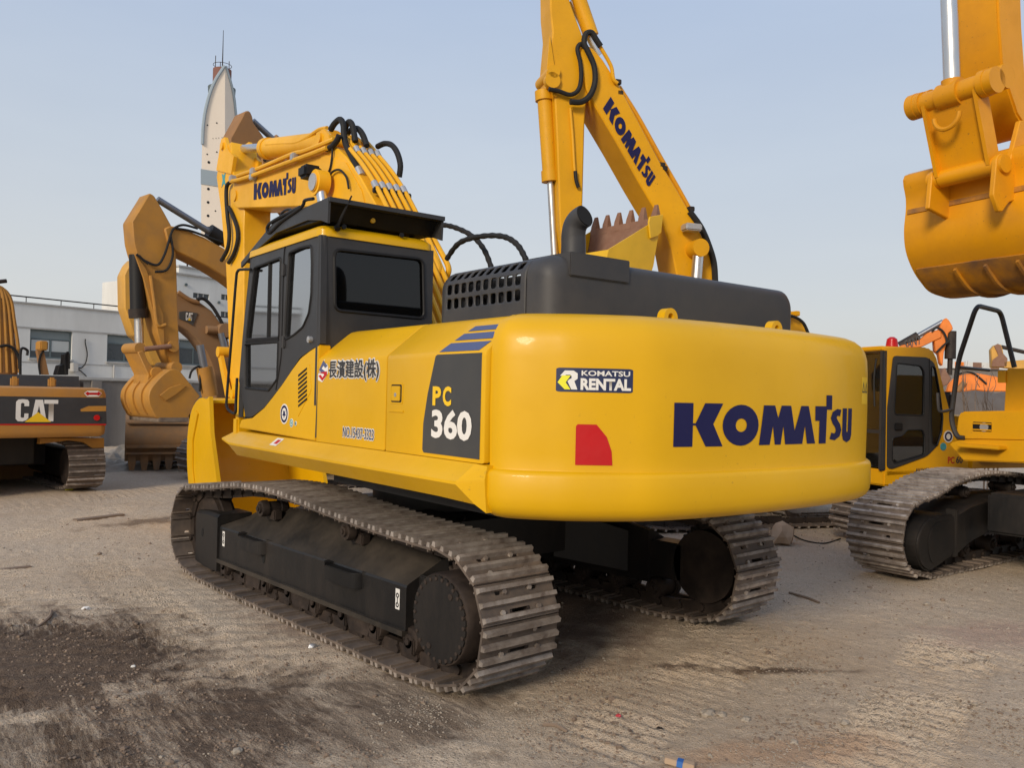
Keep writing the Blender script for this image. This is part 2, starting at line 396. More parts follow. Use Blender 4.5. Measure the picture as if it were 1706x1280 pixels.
def lower_main(root,side):
    xc=1.29*side; o=side      # o = outward direction
    path=track_path(-2.07,2.12,.455,.44,.47,.46,[(-1.3,.948),(-.62,.985),(.2,1.045),(.95,1.03),(1.55,.955)])
    make_track(root,xc,.61,path,47)
    # side frame: rounded box with sloping deck
    X=lambda a:xc+o*a
    fr=[(X(.155),.17),(X(.155),.515),(X(.13),.555),(X(-.12),.755),(X(-.16),.755),(X(-.16),.17)]
    m=MB()
    # outline along the track, tapering up at both ends
    def ring(y,z0,z1,zt,ro=.0):
        return [(X(.165-ro),y,z0),(X(.165-ro),y,z1-.022),(X(.158-ro),y,z1-.006),(X(.142-ro),y,z1+.004),(X(-.13),y,zt),(X(-.19),y,zt),(X(-.19),y,z0)]
    m.loft([ring(-1.52,.25,.565,.70),ring(-.9,.245,.565,.80),ring(0,.235,.56,.82),ring(1.2,.235,.555,.78),ring(1.62,.235,.55,.62)])
    f=m.build('track_frame','frame',root,sharp=20); f.data.materials.append(M['decktop'])
    for q in f.data.polygons:
        if q.normal.z>.6: q.material_index=1
    m=MB(); m.box(min(X(-.15),X(.06)),max(X(-.15),X(.06)),-1.85,-1.51,.3,.62,.01); m.build('drive_mount','frame',f)
    m=MB(); m.loft([[(X(.1),y,z-.03),(X(.193),y,z-.03),(X(.193),y,z+.006),(X(.1),y,z+.006)] for y,z in ((-1.52,.25),(1.62,.235))]); m.build('lower_rail','decktop',f)
    for y0 in (.95,-.62):
        m=MB(); m.prism([(X(.12),y0+.12),(X(.235),y0+.10),(X(.238),y0-.27),(X(.22),y0-.31),(X(.17),y0-.34),(X(.12),y0-.34)],.43,.545,'z',bev=.006)
        m.prism([(X(.12),y0+.20),(X(.2),y0+.16),(X(.235),y0+.09),(X(.12),y0+.09)],.535,.56,'z')
        m.prism([(X(.10),y0-.60),(X(.17),y0-.34),(X(.12),y0-.30)],.535,.56,'z')
        m.build('step_bracket','frame',f)
    m=MB(); m.prism(circ(.66,.42,.034,16,ry=.07),X(.1655),X(.1685),'x'); m.build('frame_slot','hole',f)
    # tension sticker plates
    for y0 in (1.52,-1.42):
        m=MB(); m.box(min(X(.166),X(.1675)),max(X(.166),X(.1675)),y0-.025,y0+.025,.37,.51) if y0>0 else m.box(min(X(.166),X(.1675)),max(X(.166),X(.1675)),y0-.025,y0+.025,.38,.52); st=m.build('tie_down_sticker','white',f)
        m=MB(); 
        for zz in (.41,.475):
            m.prism(circ(y0,zz,.018,12),X(.1676),X(.169),'x',holes=[circ(y0,zz,.009,10)])
        m.box(min(X(.1676),X(.169)),max(X(.1676),X(.169)),y0-.004,y0+.004,.425,.46); m.build('sticker_ring','black',st)
    # idler guard box
    m=MB()
    def rg(y,z0,z1,xo,xi): return [(X(xo),y,z0),(X(xo),y,z1-.03),(X(xo-.03),y,z1),(X(xi),y,z1),(X(xi),y,z0)]
    m.loft([rg(1.63,.115,.655,.185,-.16),rg(1.9,.115,.66,.19,-.14),rg(2.16,.14,.64,.185,-.12),rg(2.2,.18,.60,.15,-.08)])
    g=m.build('idler_guard','frame',root,sharp=40)
    m=MB(); m.box(min(X(-.1),X(.16)),max(X(-.1),X(.16)),1.64,1.82,.635,.655,.006); m.build('guard_plate','frame',g)
    m=MB(); m.prism(circ(1.98,.44,.022,12,ry=.04),X(.1895),X(.1925),'x'); m.build('guard_slot','hole',g)
    # idler wheel
    m=MB(); prof=[(-.09,.1),(-.09,.3),(-.085,.33),(-.05,.335),(-.045,.36),(.045,.36),(.05,.335),(.085,.33),(.09,.3),(.09,.1)]
    m.loft([[(xc+a,2.12+b*math.cos(2*PI*k/36),.46+b*math.sin(2*PI*k/36)) for k in range(36)] for a,b in prof]); m.build('idler','darkiron',root)
    # sprocket with hub cover
    m=MB(); prof=[]
    for k in range(42):
        for a,rr in ((0,.36),(.35,.36),(.5,.325),(.85,.325)):
            t=2*PI*(k+a)/42; prof.append((-2.07+rr*math.cos(t),.47+rr*math.sin(t)))
    m.prism(prof,X(-.03),X(.03)); sp=m.build('sprocket','darkiron',root)
    m=MB(); 
    pr=[(-.15,.30),(.02,.30),(.03,.285),(.275,.285),(.29,.277),(.29,.265)]
    m.loft([[(X(a),-2.07+b*math.cos(2*PI*k/48),.47+b*math.sin(2*PI*k/48)) for k in range(48)] for a,b in pr]); h=m.build('final_drive','darkiron',sp)
    m=MB(); outl=[]
    for k in range(26):
        for a,rr in ((-.28,.268),(-.16,.26),(0,.234),(.16,.26),(.28,.268)):
            t=2*PI*(k+a)/26; outl.append((-2.07+rr*math.cos(t),.47+rr*math.sin(t)))
    m.prism(outl,X(.29),X(.302)); m.build('hub_cover','frame',sp)
    m=MB(); m.cyl((X(.2895),0,0),(X(.308),0,0),.013,6); b0=m.build('bolt','darkiron',sp)
    for k in range(26):
        t=2*PI*k/26; b_=b0 if k==0 else b0.copy()
        if k: COL.objects.link(b_)
        b_.location=(0,-2.07+.249*math.cos(t),.47+.249*math.sin(t))
    for t in (2.2,-1.1): m=MB(); m.cyl((X(.30),-2.07+.2*math.cos(t),.47+.2*math.sin(t)),(X(.308),-2.07+.2*math.cos(t),.47+.2*math.sin(t)),.02,10); m.build('drain_plug','darkiron',sp)
    for i in range(8):
        y=-1.55+i*.44; roller(root,xc,y,.19,.095,.115,'track_roller')
        m=MB(); m.box(min(X(.1),X(.165)),max(X(.1),X(.165)),y-.06,y+.06,.10,.215,.012); m.build('roller_cap','darkiron',root)
    for y0 in (-.9,.0,.9):
        m=MB(); m.prism([(y0-.17,.215),(y0+.17,.215),(y0+.13,.10),(y0-.13,.10)],X(.13),X(.155)); m.build('roller_guard','darkiron',root)
    for y in (-.62,.85):
        roller(root,xc,y,.80,.075,.09,'carrier_roller')
        m=MB(); m.box(xc-.04,xc+.04,y-.12,y+.05,.7,.79,.01); m.cyl((X(.0),y,.80),(X(-.14),y,.8),.05,12); m.build('roller_bracket','darkiron',root)
def carbody(root,mat='frame'):
    m=MB()
    m.loft([[(-.75,-1.0,.5),(.75,-1.0,.5),(.75,1.0,.5),(-.75,1.0,.5)],[(-.75,-1.0,.85),(.75,-1.0,.85),(.75,1.0,.85),(-.75,1.0,.85)]])
    for sx in (-1,1):
        for sy in (-1,1):
            m.loft([[(sx*.5,sy*.35,.45),(sx*.5,sy*.95,.45),(sx*.5,sy*.95,.88),(sx*.5,sy*.35,.88)],[(sx*1.12,sy*.65,.3),(sx*1.12,sy*1.3,.3),(sx*1.12,sy*1.3,.66),(sx*1.12,sy*.65,.66)]])
    m.cyl((0,0,.86),(0,0,1.02),.66,40)
    m.build('carbody',mat,root)
    m=MB(); m.cyl((0,0,1.0),(0,0,1.13),.72,48); m.build('swing_ring','darkiron',root)
# ------------------------------------------------------------------ main excavator, upper works (frame UP)
XC=.3
RZ=R(-4)
_hp=[(-1.8,-2.70),(-1.79,-2.80),(-1.72,-2.91),(-1.62,-3.02),(-1.496,-3.135),(-1.27,-3.28),(-1.03,-3.385),(-.54,-3.46),(0,-3.48)]
_hp=_hp+[(-x,y) for x,y in _hp[-2::-1]]
PLAN=[(p.x+XC,p.y) for p in spline([V(p) for p in _hp],5)]
def plan_normals(P):
    out=[]
    for i in range(len(P)):
        a=V(P[max(i-1,0)]);b=V(P[min(i+1,len(P)-1)]); d=(b-a).normalized(); out.append((-(-d.y),-d.x) if False else (d.y,-d.x))
    out[0]=(-1,0); out[-1]=(1,0); return out
PN=plan_normals(PLAN)
if PN[len(PN)//2][1]>0: PN=[(-a,-b) for a,b in PN]
PN[0]=(-1,0);PN[-1]=(1,0)
CWP=[(1.165,.26),(1.168,.12),(1.176,.085),(1.192,.05),(1.215,.024),(1.25,.006),(1.30,0),(1.418,0),(1.434,.006),(1.444,.018),(1.450,.034),(1.462,.036),(1.55,.034),(1.8,.03),(2.08,.031),(2.17,.036),(2.225,.05),(2.27,.078),(2.305,.12),(2.328,.175),(2.341,.25),(2.345,.42)]
def cw_inset(z):
    for (a,i),(b,j) in zip(CWP,CWP[1:]):
        if z<=b: return i+(j-i)*max(0,(z-a))/(b-a)
    return CWP[-1][1]
PS=[0]
for a,b in zip(PLAN,PLAN[1:]): PS.append(PS[-1]+math.hypot(b[0]-a[0],b[1]-a[1]))
def cwmap(s,z):
    s=max(0,min(s,PS[-1]-1e-6)); k=0
    while PS[k+1]<s:k+=1
    t=(s-PS[k])/(PS[k+1]-PS[k]); a,b=V(PLAN[k]),V(PLAN[k+1]); n=V(PN[k]).lerp(V(PN[k+1]),t).normalized(); p=a.lerp(b,t)-n*cw_inset(z)
    return (p.x,p.y,z),(n.x,n.y,0)
def prof_map(prof,side=-1):
    """surface swept along y with cross-section prof [(x,z)...]: (u=-y, v=arclength)"""
    L=[0]
    for a,b in zip(prof,prof[1:]): L.append(L[-1]+math.hypot(b[0]-a[0],b[1]-a[1]))
    def f(u,v):
        v=max(0,min(v,L[-1]-1e-6)); k=0
        while L[k+1]<v:k+=1
        t=(v-L[k])/(L[k+1]-L[k]); a,b=V(prof[k]),V(prof[k+1]); p=a.lerp(b,t); d=(b-a).normalized(); n=V((-d.y,d.x))
        return (p.x,-u,p.y),(n.x,0,n.y)
    return f,L[-1]
def place(fr,mapf,corners,ur,vr):
    q=[invmap(fr,mapf,a,b,ur,vr) for a,b in corners]; return q
def upper_main(root):
    B=lambda m,n,mat,par=root,**k: m.build(n,mat,par,rz=(RZ if par is root else None),**k)
    # ---- counterweight
    m=MB(); m.loft([[(p[0]-n[0]*i,(p[1]-n[1]*i if 0<k<len(PLAN)-1 else -2.703),z) for k,(p,n) in enumerate(zip(PLAN,PN))] for z,i in CWP])
    cw=B(m,'counterweight','yellow',sharp=50)
    T=PS[-1]; ur,vr=(0,T),(1.2,2.3)
    g,W=brand()
    c=place(UP,cwmap,[(1121,745),(1417,738),(1121,671)],ur,vr)
    H=c[2][1]-c[0][1]; 
    for gl in g:
        pass
    sheet('brand_lettering','navy',cw,cwmap,polys=g,box=(c[0][0],c[1][0],c[0][1],c[0][1]+H),step=.06)
    # rental sticker
    c=place(UP,cwmap,[(926,653),(1054,655),(926,612),(1054,616)],ur,vr)
    u0,u1=c[0][0],c[1][0]; v0=(c[0][1]+c[1][1])/2; v1=(c[2][1]+c[3][1])/2; du,dv=u1-u0,v1-v0
    st=sheet('rental_sticker','blackdec',cw,cwmap,polys=[[rrect(0,1,0,1,.06)]],box=(u0,u1,v0,v1),step=.05,off=.002); st.data.materials[0]=M['navy2']
    bx=lambda a,b,c_,d:(u0+du*a,u0+du*b,v0+dv*c_,v0+dv*d)
    sheet('sticker_word','white',st,cwmap,font=font_mesh('KOMATSU',.02),box=bx(.33,.96,.68,.9),step=.05,off=.004)
    sheet('sticker_word','white',st,cwmap,font=font_mesh('RENTAL',.045),box=bx(.32,.975,.09,.58),step=.05,off=.004)
    Rg=[[[(0.0,.1),(0,.82),(.1,.95),(.72,.95),(.98,.8),(.98,.55),(.8,.4),(1.0,.0),(.66,.0),(.46,.38),(.46,.5),(.6,.5),(.66,.56),(.66,.68),(.6,.72),(.3,.72),(.3,.74),(.14,.55)]]]
    Rg=[[[(.12,.70),(.36,.98),(.8,.98),(1.0,.84),(1.0,.56),(.84,.44),(1.0,.0),(.7,.0),(.5,.42),(.58,.52),(.7,.58),(.7,.7),(.62,.76),(.42,.76),(.36,.70)]]]
    sheet('sticker_emblem','white',st,cwmap,polys=Rg,box=bx(.05,.28,.1,.9),step=.05,off=.004)
    sheet('sticker_emblem','lime',st,cwmap,polys=[[[(.0,.5),(.35,1.0),(1.0,1.0),(.62,.5),(1.0,0),(.55,0)]]],box=bx(.02,.19,.1,.68),step=.05,off=.0045)
    # red reflector left and its twin right
    c=place(UP,cwmap,[(958,775),(1020,775),(958,707),(992,710)],ur,vr)
    z0=c[0][1]; z1=c[2][1]; s0=c[0][0]; s1=c[1][0]; sw=s1-s0
    for mir in (0,1):
        f=lambda t:(s0+sw*t) if not mir else T-(s0+sw*t)
        pl=[(f(0),z0),(f(1),z0),(f(.97),z0+(z1-z0)*.35),(f(.83),z0+(z1-z0)*.7),(f(.55),z1),(f(.05),z1),(f(0),z1-.01)]
        if mir: pl=pl[::-1]
        xs=[p[0] for p in pl]; zs=[p[1] for p in pl]; x0,x1=min(xs),max(xs)
        nrm=[[((a-x0)/(x1-x0),(b-z0)/(z1-z0)) for a,b in pl]]
        sheet('reflector','red',cw,cwmap,polys=[nrm],box=(x0,x1,z0,z1),step=.04,off=.003)
    # warning sticker on the right corner
    q=invmap(UP,cwmap,1440,650,(T*.6,T),vr)
    st=sheet('warning_sticker','yellet',cw,cwmap,polys=[[[(0,0),(1,0),(1,1),(0,1)]]],box=(q[0]-.07,q[0]+.09,q[1]-.1,q[1]+.09),step=.04,off=.002)
    for k in (0,1): sheet('warning_mark','blackdec',st,cwmap,polys=[[[(0,0),(1,0),(.5,1)],[(.22,.12),(.5,.72),(.78,.12)]]],box=(q[0]-.06+.07*k,q[0]+.07*k,q[1]-.02,q[1]+.06),step=.04,off=.0035)
    # lifting eyes
    for px in (1114,1291):
        p=UP.pt(px,530,'y',-3.0); 
        m=MB(); x=p.x; m.prism(circ(x,2.365,.062,18,0,PI)+[(x-.062,2.28),(x+.062,2.28)],-3.02,-2.96,'y',holes=[circ(x,2.37,.026,14)]); B(m,'lifting_eye','yellow',cw)
    # ---- side door panels
    PR=[(-1.5,1.472),(-1.5,2.085),(-1.497,2.105),(-1.488,2.12),(-1.37,2.218),(-1.255,2.312),(-1.225,2.332),(-1.18,2.346),(-1.10,2.352),(-1.0,2.354)]
    smap,SL=prof_map(PR)
    def panel(y0,y1,name='side_door',mat='yellow',x_in=-.98):
        m=MB(); inner=[(x_in,2.354),(x_in,1.472)]
        # bevelled ends: shrink slightly at the seams
        r=lambda y,e:[(x+(e if x<-1.4 else e*.7),y,z-(e*.6 if z>2.1 else 0)+(e if z<1.48 else 0)) for x,z in PR+inner]
        m.loft([r(y0,.012),r(y0+.006,.003),r(y0+.016,0),r(y1-.016,0),r(y1-.006,.003),r(y1,.012)])
        return B(m,name,mat,sharp=35)
    p1=panel(-1.548,-.455); p2=panel(-2.692,-1.556)
    mm=MB(); mm.box(-1.36,2.0,-2.66,-.5,1.16,1.465); mm.box(-1.46,-.9,-2.69,-.47,1.42,2.08); B(mm,'deck','black')
    # company sticker
    u=lambda px,py,ur=(.3,2.8):invmap(UP,smap,px,py,ur,(0,SL))
    a=u(531,633);b=u(632,634);t=u(531,598)
    # emblem
    e0=u(532,632);e1=u(545,600);H=(u(545,600)[1]-u(540,635)[1])
    eu0,eu1=u(531,617)[0],u(546,617)[0]; v0=u(540,635)[1]; v1=v0+H
    for mat,pl,of in (('white',[(-.04,.3),(.55,1.04),(1.06,.7),(1.04,.35),(.45,-.06),(-.04,.05)],.0018),('slate',[(.05,.52),(.5,.98),(1,.72),(.74,.62),(.52,.75),(.34,.6),(.9,.4),(.8,.35),(.3,.42)],.003),('red',[(.05,.4),(.15,.44),(.6,.34),(.66,.3),(.48,.16),(.28,.3),(0.02,.25),(.45,.0),(.97,.3),(.95,.46)],.0036)):
        sheet('company_emblem',mat,p1,smap,polys=[[pl]],box=(eu0+(eu1-eu0)*min(x for x,_ in pl),eu0+(eu1-eu0)*max(x for x,_ in pl),v0,v1) ,off=of)
    c0=u(549,617)[0];c1=u(632,617)[0]; vt=u(590,600)[1]; vb=u(590,634)[1]
    txt='長濱建設㈱'
    txt='長濱建設(株)'
    ring8=[(.013*math.cos(k*PI/4),.013*math.sin(k*PI/4)) for k in range(8)]
    sheet('company_name','white',p1,smap,font=font_mesh(txt,0),box=(c0,c1,vb,vt),off=.0012,shifts=ring8+[(a*.55,b*.55) for a,b in ring8])
    sheet('company_name','blackdec',p1,smap,font=font_mesh(txt,0),box=(c0,c1,vb,vt),off=.0062,shifts=[(-.004,0),(.004,0),(0,.003),(0,-.003),(0,0)])
    c0=u(572,720)[0];c1=u(623,726)[0]; vb=u(598,731)[1];vt=u(598,714)[1]
    sheet('serial_number','white',p1,smap,font=font_mesh('NO.15437-3323',0),box=(c0,c1,vb,vt),off=.0012,shifts=[(a*.6,b*.6) for a,b in ring8])
    sheet('serial_number','navy2',p1,smap,font=font_mesh('NO.15437-3323',0),box=(c0,c1,vb,vt),off=.0042,shifts=[(-.0012,0),(.0012,0)])
    # model panel
    k=[(704,752),(798,768),(804,587),(727,592)]
    q=[u(*x) for x in k]
    lb,rb,rtp,lt=q; vb=(lb[1]+rb[1])/2; vt=(lt[1]+rtp[1])/2; ul=lb[0]; ur_=max(rb[0],rtp[0])
    nn=lambda U_,v:((U_-ul)/(ur_-ul),v)
    pl=[nn(lb[0]+.005,.03),nn(lb[0]+.02,0),nn(rb[0],0),nn(rb[0],1),nn(lt[0]+.02,1),nn(lt[0],.985),nn((lb[0]*.45+lt[0]*.55)-.02,.6),nn(lb[0]*.85+lt[0]*.15-.01,.3)]
    md=sheet('model_panel','charcoal',p2,smap,polys=[[pl]],box=(ul,ur_,vb,vt),off=.003)
    md.data.materials[0]=M['modelgrey']
    def word(txt,mat,pl,pr,pb,pt,bold,name='model_lettering',par=md,off=.006):
        U0=u(*pl)[0];U1=u(*pr)[0];cx=((pl[0]+pr[0])/2); V0=u(cx,pb)[1];V1=u(cx,pt)[1]
        sheet(name,mat,par,smap,font=font_mesh(txt,bold),box=(U0,U1,V0,V1),off=off)
    word('P','yellet',(722,660),(736,660),676,644,.04); word('C','yellet',(739,660),(753,660),677,644,.04)
    word('360','white',(720,710),(787,712),733,683,.035)
    # stripes on the shoulder
    def stripe(px4):
        q=[u(*x) for x in px4]; x0=min(a[0] for a in q);x1=max(a[0] for a in q);y0=min(a[1] for a in q);y1=max(a[1] for a in q)
        sheet('shoulder_stripe','slate',p2,smap,polys=[[[((a-x0)/(x1-x0),(b-y0)/(y1-y0)) for a,b in q]]],box=(x0,x1,y0,y1),step=.04,off=.003)
    S=lambda l:[(500+x*.28125,500+y*.28125) for x,y in l]
    for (vb_,vt_),l in zip(((.648,.735),(.762,.832),(.857,.91)),([(818,293),(1085,275),(1105,210),(845,228)],[(872,208),(1114,189),(1134,143),(897,157)],[(932,145),(1145,124),(1160,104),(958,121)])):
        q=[u(*x)[0] for x in S(l)]; x0,x1=min(q),max(q); n_=lambda a:(a-x0)/(x1-x0)
        q[0]={.648:2.19,.762:2.225,.857:2.26}[vb_]; q[1]=2.61; x0,x1=q[0],2.64
        sheet('shoulder_stripe','slate',p2,smap,polys=[[[(n_(q[0]),0),(n_(q[1]),0),(n_(q[1])+.06,1),(n_(q[0])+.06,1)]]],box=(x0,x1,vb_,vt_),step=.04,off=.003)
    # door latch
    y=-1.69; m=MB(); m.prism(rrect(-1.777,-1.61,1.79,1.93,.015,3),-1.503,-1.498,'x',holes=[rrect(-1.765,-1.625,1.80,1.918,.012,3)]); lt_=B(m,'door_latch','yellow',p2)
    m=MB(); m.prism(rrect(-1.765,-1.625,1.80,1.918,.01,3),-1.501,-1.4985,'x'); B(m,'latch_recess','black',lt_)
    m=MB(); m.prism(rrect(-1.745,-1.635,1.81,1.908,.008,3),-1.507,-1.5,'x'); B(m,'latch_paddle','yellow',lt_)
    m=MB(); m.cyl((-1.51,-1.69,1.85),(-1.506,-1.69,1.85),.014,14); B(m,'key_barrel','clamp',lt_)
    m=MB(); m.box(-1.506,-1.499,-1.79,-1.605,1.735,1.748,.002); B(m,'latch_lip','yellow',lt_)
    # ---- cab-side quarter panel with louvre
    q=UP.yz([(532,574),(516,584),(500,597),(486,616),(470,640),(455,660),(440,679),(419,697),(402,699),(398,713)],-1.5)+[(-.445,1.472)]
    m=MB(); m.prism(q,-1.5,-1.40,'x',bev=.008,seg=2); qp=B(m,'quarter_panel','yellow')
    L=UP.yz([(516,607),(519,647),(517,655),(497,694),(495,690),(496,622)],-1.5)
    m=MB(); m.prism(L,-1.503,-1.498,'x'); lv=B(m,'louvre','yellow',qp)
    m=MB()
    for i in range(8):
        a=UP.pt(498,628+i*7.2,'x',-1.5); b=UP.pt(512,616+i*7.2,'x',-1.5); 
        m.prism([(a.y,a.z),(b.y,b.z),(b.y,b.z+.016),(a.y,a.z+.016)],-1.5075,-1.502,'x')
    B(m,'louvre_slot','black',lv)
    # round stickers
    def disc(px,py,r,mat,mat2):
        a=UP.pt(px,py,'x',-1.5); m=MB(); m.prism(circ(a.y,a.z,r,24),-1.503,-1.499,'x'); d=B(m,'round_sticker','white',qp)
        m=MB(); m.prism(circ(a.y,a.z,r*.85,24),-1.505,-1.5028,'x',holes=[circ(a.y,a.z,r*.62,20)]); B(m,'sticker_ring',mat,d)
        m=MB(); m.prism([(a.y+r*.45*math.cos(k*PI/5+.3)*(1 if k%2 else .45),a.z+r*.45*math.sin(k*PI/5+.3)*(1 if k%2 else .45)) for k in range(10)],-1.505,-1.5028,'x'); B(m,'sticker_mark',mat2,d)
    disc(474,690,.085,'navy','navy'); disc(486,705,.036,'teal','teal'); disc(493,706,.02,'teal','navy')
    # ---- side skirt: sloping ledge over the track
    y0,y1=1.30,-2.72
    m=MB()
    sec=lambda y,o:[(-1.40,y,1.476),(-1.505,y,1.468),(-1.625-o,y,1.37),(-1.627-o,y,1.353),(-1.545,y,1.252),(-1.40,y,1.252)]
    m.loft([[(-1.40,-2.735,1.47),(-1.505,-2.735,1.462),(-1.52,-2.735,1.39),(-1.52,-2.735,1.37),(-1.505,-2.735,1.20),(-1.40,-2.735,1.20)],
            [(-1.40,-2.62,1.476),(-1.505,-2.62,1.468),(-1.625,-2.60,1.37),(-1.625,-2.60,1.353),(-1.545,-2.68,1.245),(-1.40,-2.66,1.245)],
            sec(-2.3,0),sec(1.15,0),[(-1.40,1.5,1.46),(-1.45,1.5,1.455),(-1.5,1.72,1.38),(-1.5,1.72,1.365),(-1.45,1.5,1.29),(-1.40,1.5,1.29)]])
    sk=B(m,'side_skirt','yellow',sharp=20)
    m=MB(); q=UP.pt(460,737,'x',-1.56); m.loft([[(-1.52,q.y+a,1.4595),(-1.59,q.y+a,1.4035),(-1.59,q.y+a,1.4015),(-1.52,q.y+a,1.4575)] for a in (-.07,.07)]); B(m,'safety_sticker','white',sk)
    m=MB(); m.loft([[(-1.535,q.y+a,1.4485),(-1.575,q.y+a,1.4165),(-1.575,q.y+a,1.4145),(-1.535,q.y+a,1.4465)] for a in (-.05,.02)]); B(m,'sticker_mark','red',sk)
    # ---- engine hood (charcoal)
    HX=-1.1; HT=2.715; yr=-2.76
    prof=[(HX,2.30),(HX,2.585)]+[(HX+.14-.14*math.cos(t),2.585+.13*math.sin(t)) for t in [PI/2*i/7 for i in range(1,8)]]+[(-.6,2.722)]
    hmap,HL=prof_map(prof)
    # grille panel with real openings
    yf=-1.62; yb=-2.54
    outer=[(-yf,0),(-yf,HL),(-yb,HL),(-yb,0)]; outer=[(1.62,0.0),(2.54,0.0),(2.54,HL),(1.62,HL)]
    holes=[]
    for r_,v in enumerate((.17,.285,.40)):
        for i in range(10):
            u0=1.665+i*.085
            holes.append(rrect(u0,u0+.06,v,v+.082,.017,2))
    gr=sheet('grille_panel','charcoal',root,hmap,polys=[[outer]+holes],box=(1.62,2.54,0,HL),step=.045,off=0,rz=RZ)
    gr.data.flip_normals() if False else None
    so=gr.modifiers.new('solid','SOLIDIFY'); so.thickness=.012; so.offset=0
    # front rounded end + inner dark
    m=MB(); m.box(-1.0,-.62,-2.5,-1.66,2.30,2.62); 
    for i in range(5): m.box(-1.07,-1.0,-2.3+i*.15,-2.24+i*.15,2.32,2.55)
    B(m,'radiator_core','black')
    # front cap
    fp=[(x,z) for x,z in prof]+[(1.29,2.722),(1.36,2.66),(1.40,2.5),(1.40,2.30)]
    m=MB(); rr=lambda y,e:[(XC+(x-XC)*(1-e),y,2.3+(z-2.3)*(1-e*.9)) for x,z in fp]
    m.loft([rr(-1.62,0),rr(-1.58,.008),rr(-1.55,.03),rr(-1.54,.05)]); B(m,'hood_front','charcoal',sharp=50)
    # rear hood body : rounded box, lofted in y
    def ring(y,e,drop=0):
        t=[]
        x0,x1=HX+e,1.40-e; zt=2.722-drop
        t.append((x0,y,2.30)); 
        rad=.13
        for i in range(8):
            a=PI/2*i/7; t.append((x0+rad-rad*math.cos(a),y,zt-rad+rad*math.sin(a)))
        for i in range(8):
            a=PI/2*i/7; t.append((x1-rad+rad*math.sin(a),y,zt-rad+rad*math.cos(a)-.0))
        t.append((x1,y,2.30)); return t
    m=MB(); rings=[ring(-2.545,0)]
    for i in range(0,9):
        a=PI/2*i/8; rings.append(ring(-2.62-.14*math.sin(a),.12*(1-math.cos(a)),.07*(1-math.cos(a))))
    m.loft(rings); hd=B(m,'engine_hood','charcoal',sharp=50)
    m=MB(); m.box(-.6,1.3,-2.55,-1.62,2.6,2.7195); m.box(1.2,1.395,-2.55,-1.62,2.3,2.61);B(m,'hood_top','charcoal',hd)
    # stepped cover plate behind the exhaust
    a=UP.pt(950,424,'y',-2.77);b=UP.pt(1049,442,'y',-2.77)
    m=MB(); m.box(a.x,b.x,-2.775,-2.3,2.59,2.735,.006); B(m,'cover_plate','charcoal',hd)
    # exhaust
    ex=UP.pt(955,425,'y',-2.25).x
    m=MB(); P=[V((ex,-2.25,2.70)),V((ex,-2.25,2.90)),V((ex-.004,-2.252,2.97)),V((ex-.004,-2.268,3.03)),V((ex,-2.305,3.068)),V((ex+.006,-2.35,3.085))]
    m.tube(P,[.086,.078],24); pe=spline(P,6)
    e=B(m,'exhaust_pipe','charcoal',sharp=60)
    d=(P[-1]-P[-2]).normalized(); m=MB(); m.cyl(P[-1]-d*.02,P[-1]+d*.006,.0735,24); B(m,'exhaust_mouth','hole',e)
    m=MB(); m.cyl((ex,-2.25,2.69),(ex,-2.25,2.745),.10,24,.09); B(m,'exhaust_collar','charcoal',e)
    # ---- hoses behind the cab
    for pts in ([(731,374),(755,378),(785,392),(806,415),(819,447)],[(744,432),(765,405),(800,394),(838,394),(862,408),(877,434)]):
        m=MB(); m.tube([UP.pt(a,b,'x',.55 if pts[0][0]<740 else .35) for a,b in pts],.024,10,corr=.22); B(m,'corrugated_hose','rubber')
    # right-hand tank and front deck
    m=MB(); m.box(.75,1.85,-1.5,.3,1.47,2.35,.04); B(m,'fuel_tank','yellow')
    m=MB(); m.box(.8,1.8,.33,1.5,1.47,2.0,.05); B(m,'tool_box','yellow')
    m=MB(); m.box(-1.2,1.8,-2.6,1.3,1.17,1.30,.02); m.box(-.25,.65,.2,1.2,1.3,1.9,.02); B(m,'revolving_frame','yellow')
    m=MB(); m.box(-1.5,-.42,1.30,1.42,1.36,1.60,.02); 
    q=UP.yz([(392,640),(404,642),(407,655),(407,696),(392,700)],-1.46); m.prism(q,-1.46,-1.38,'x',bev=.01); B(m,'front_deck','yellow')
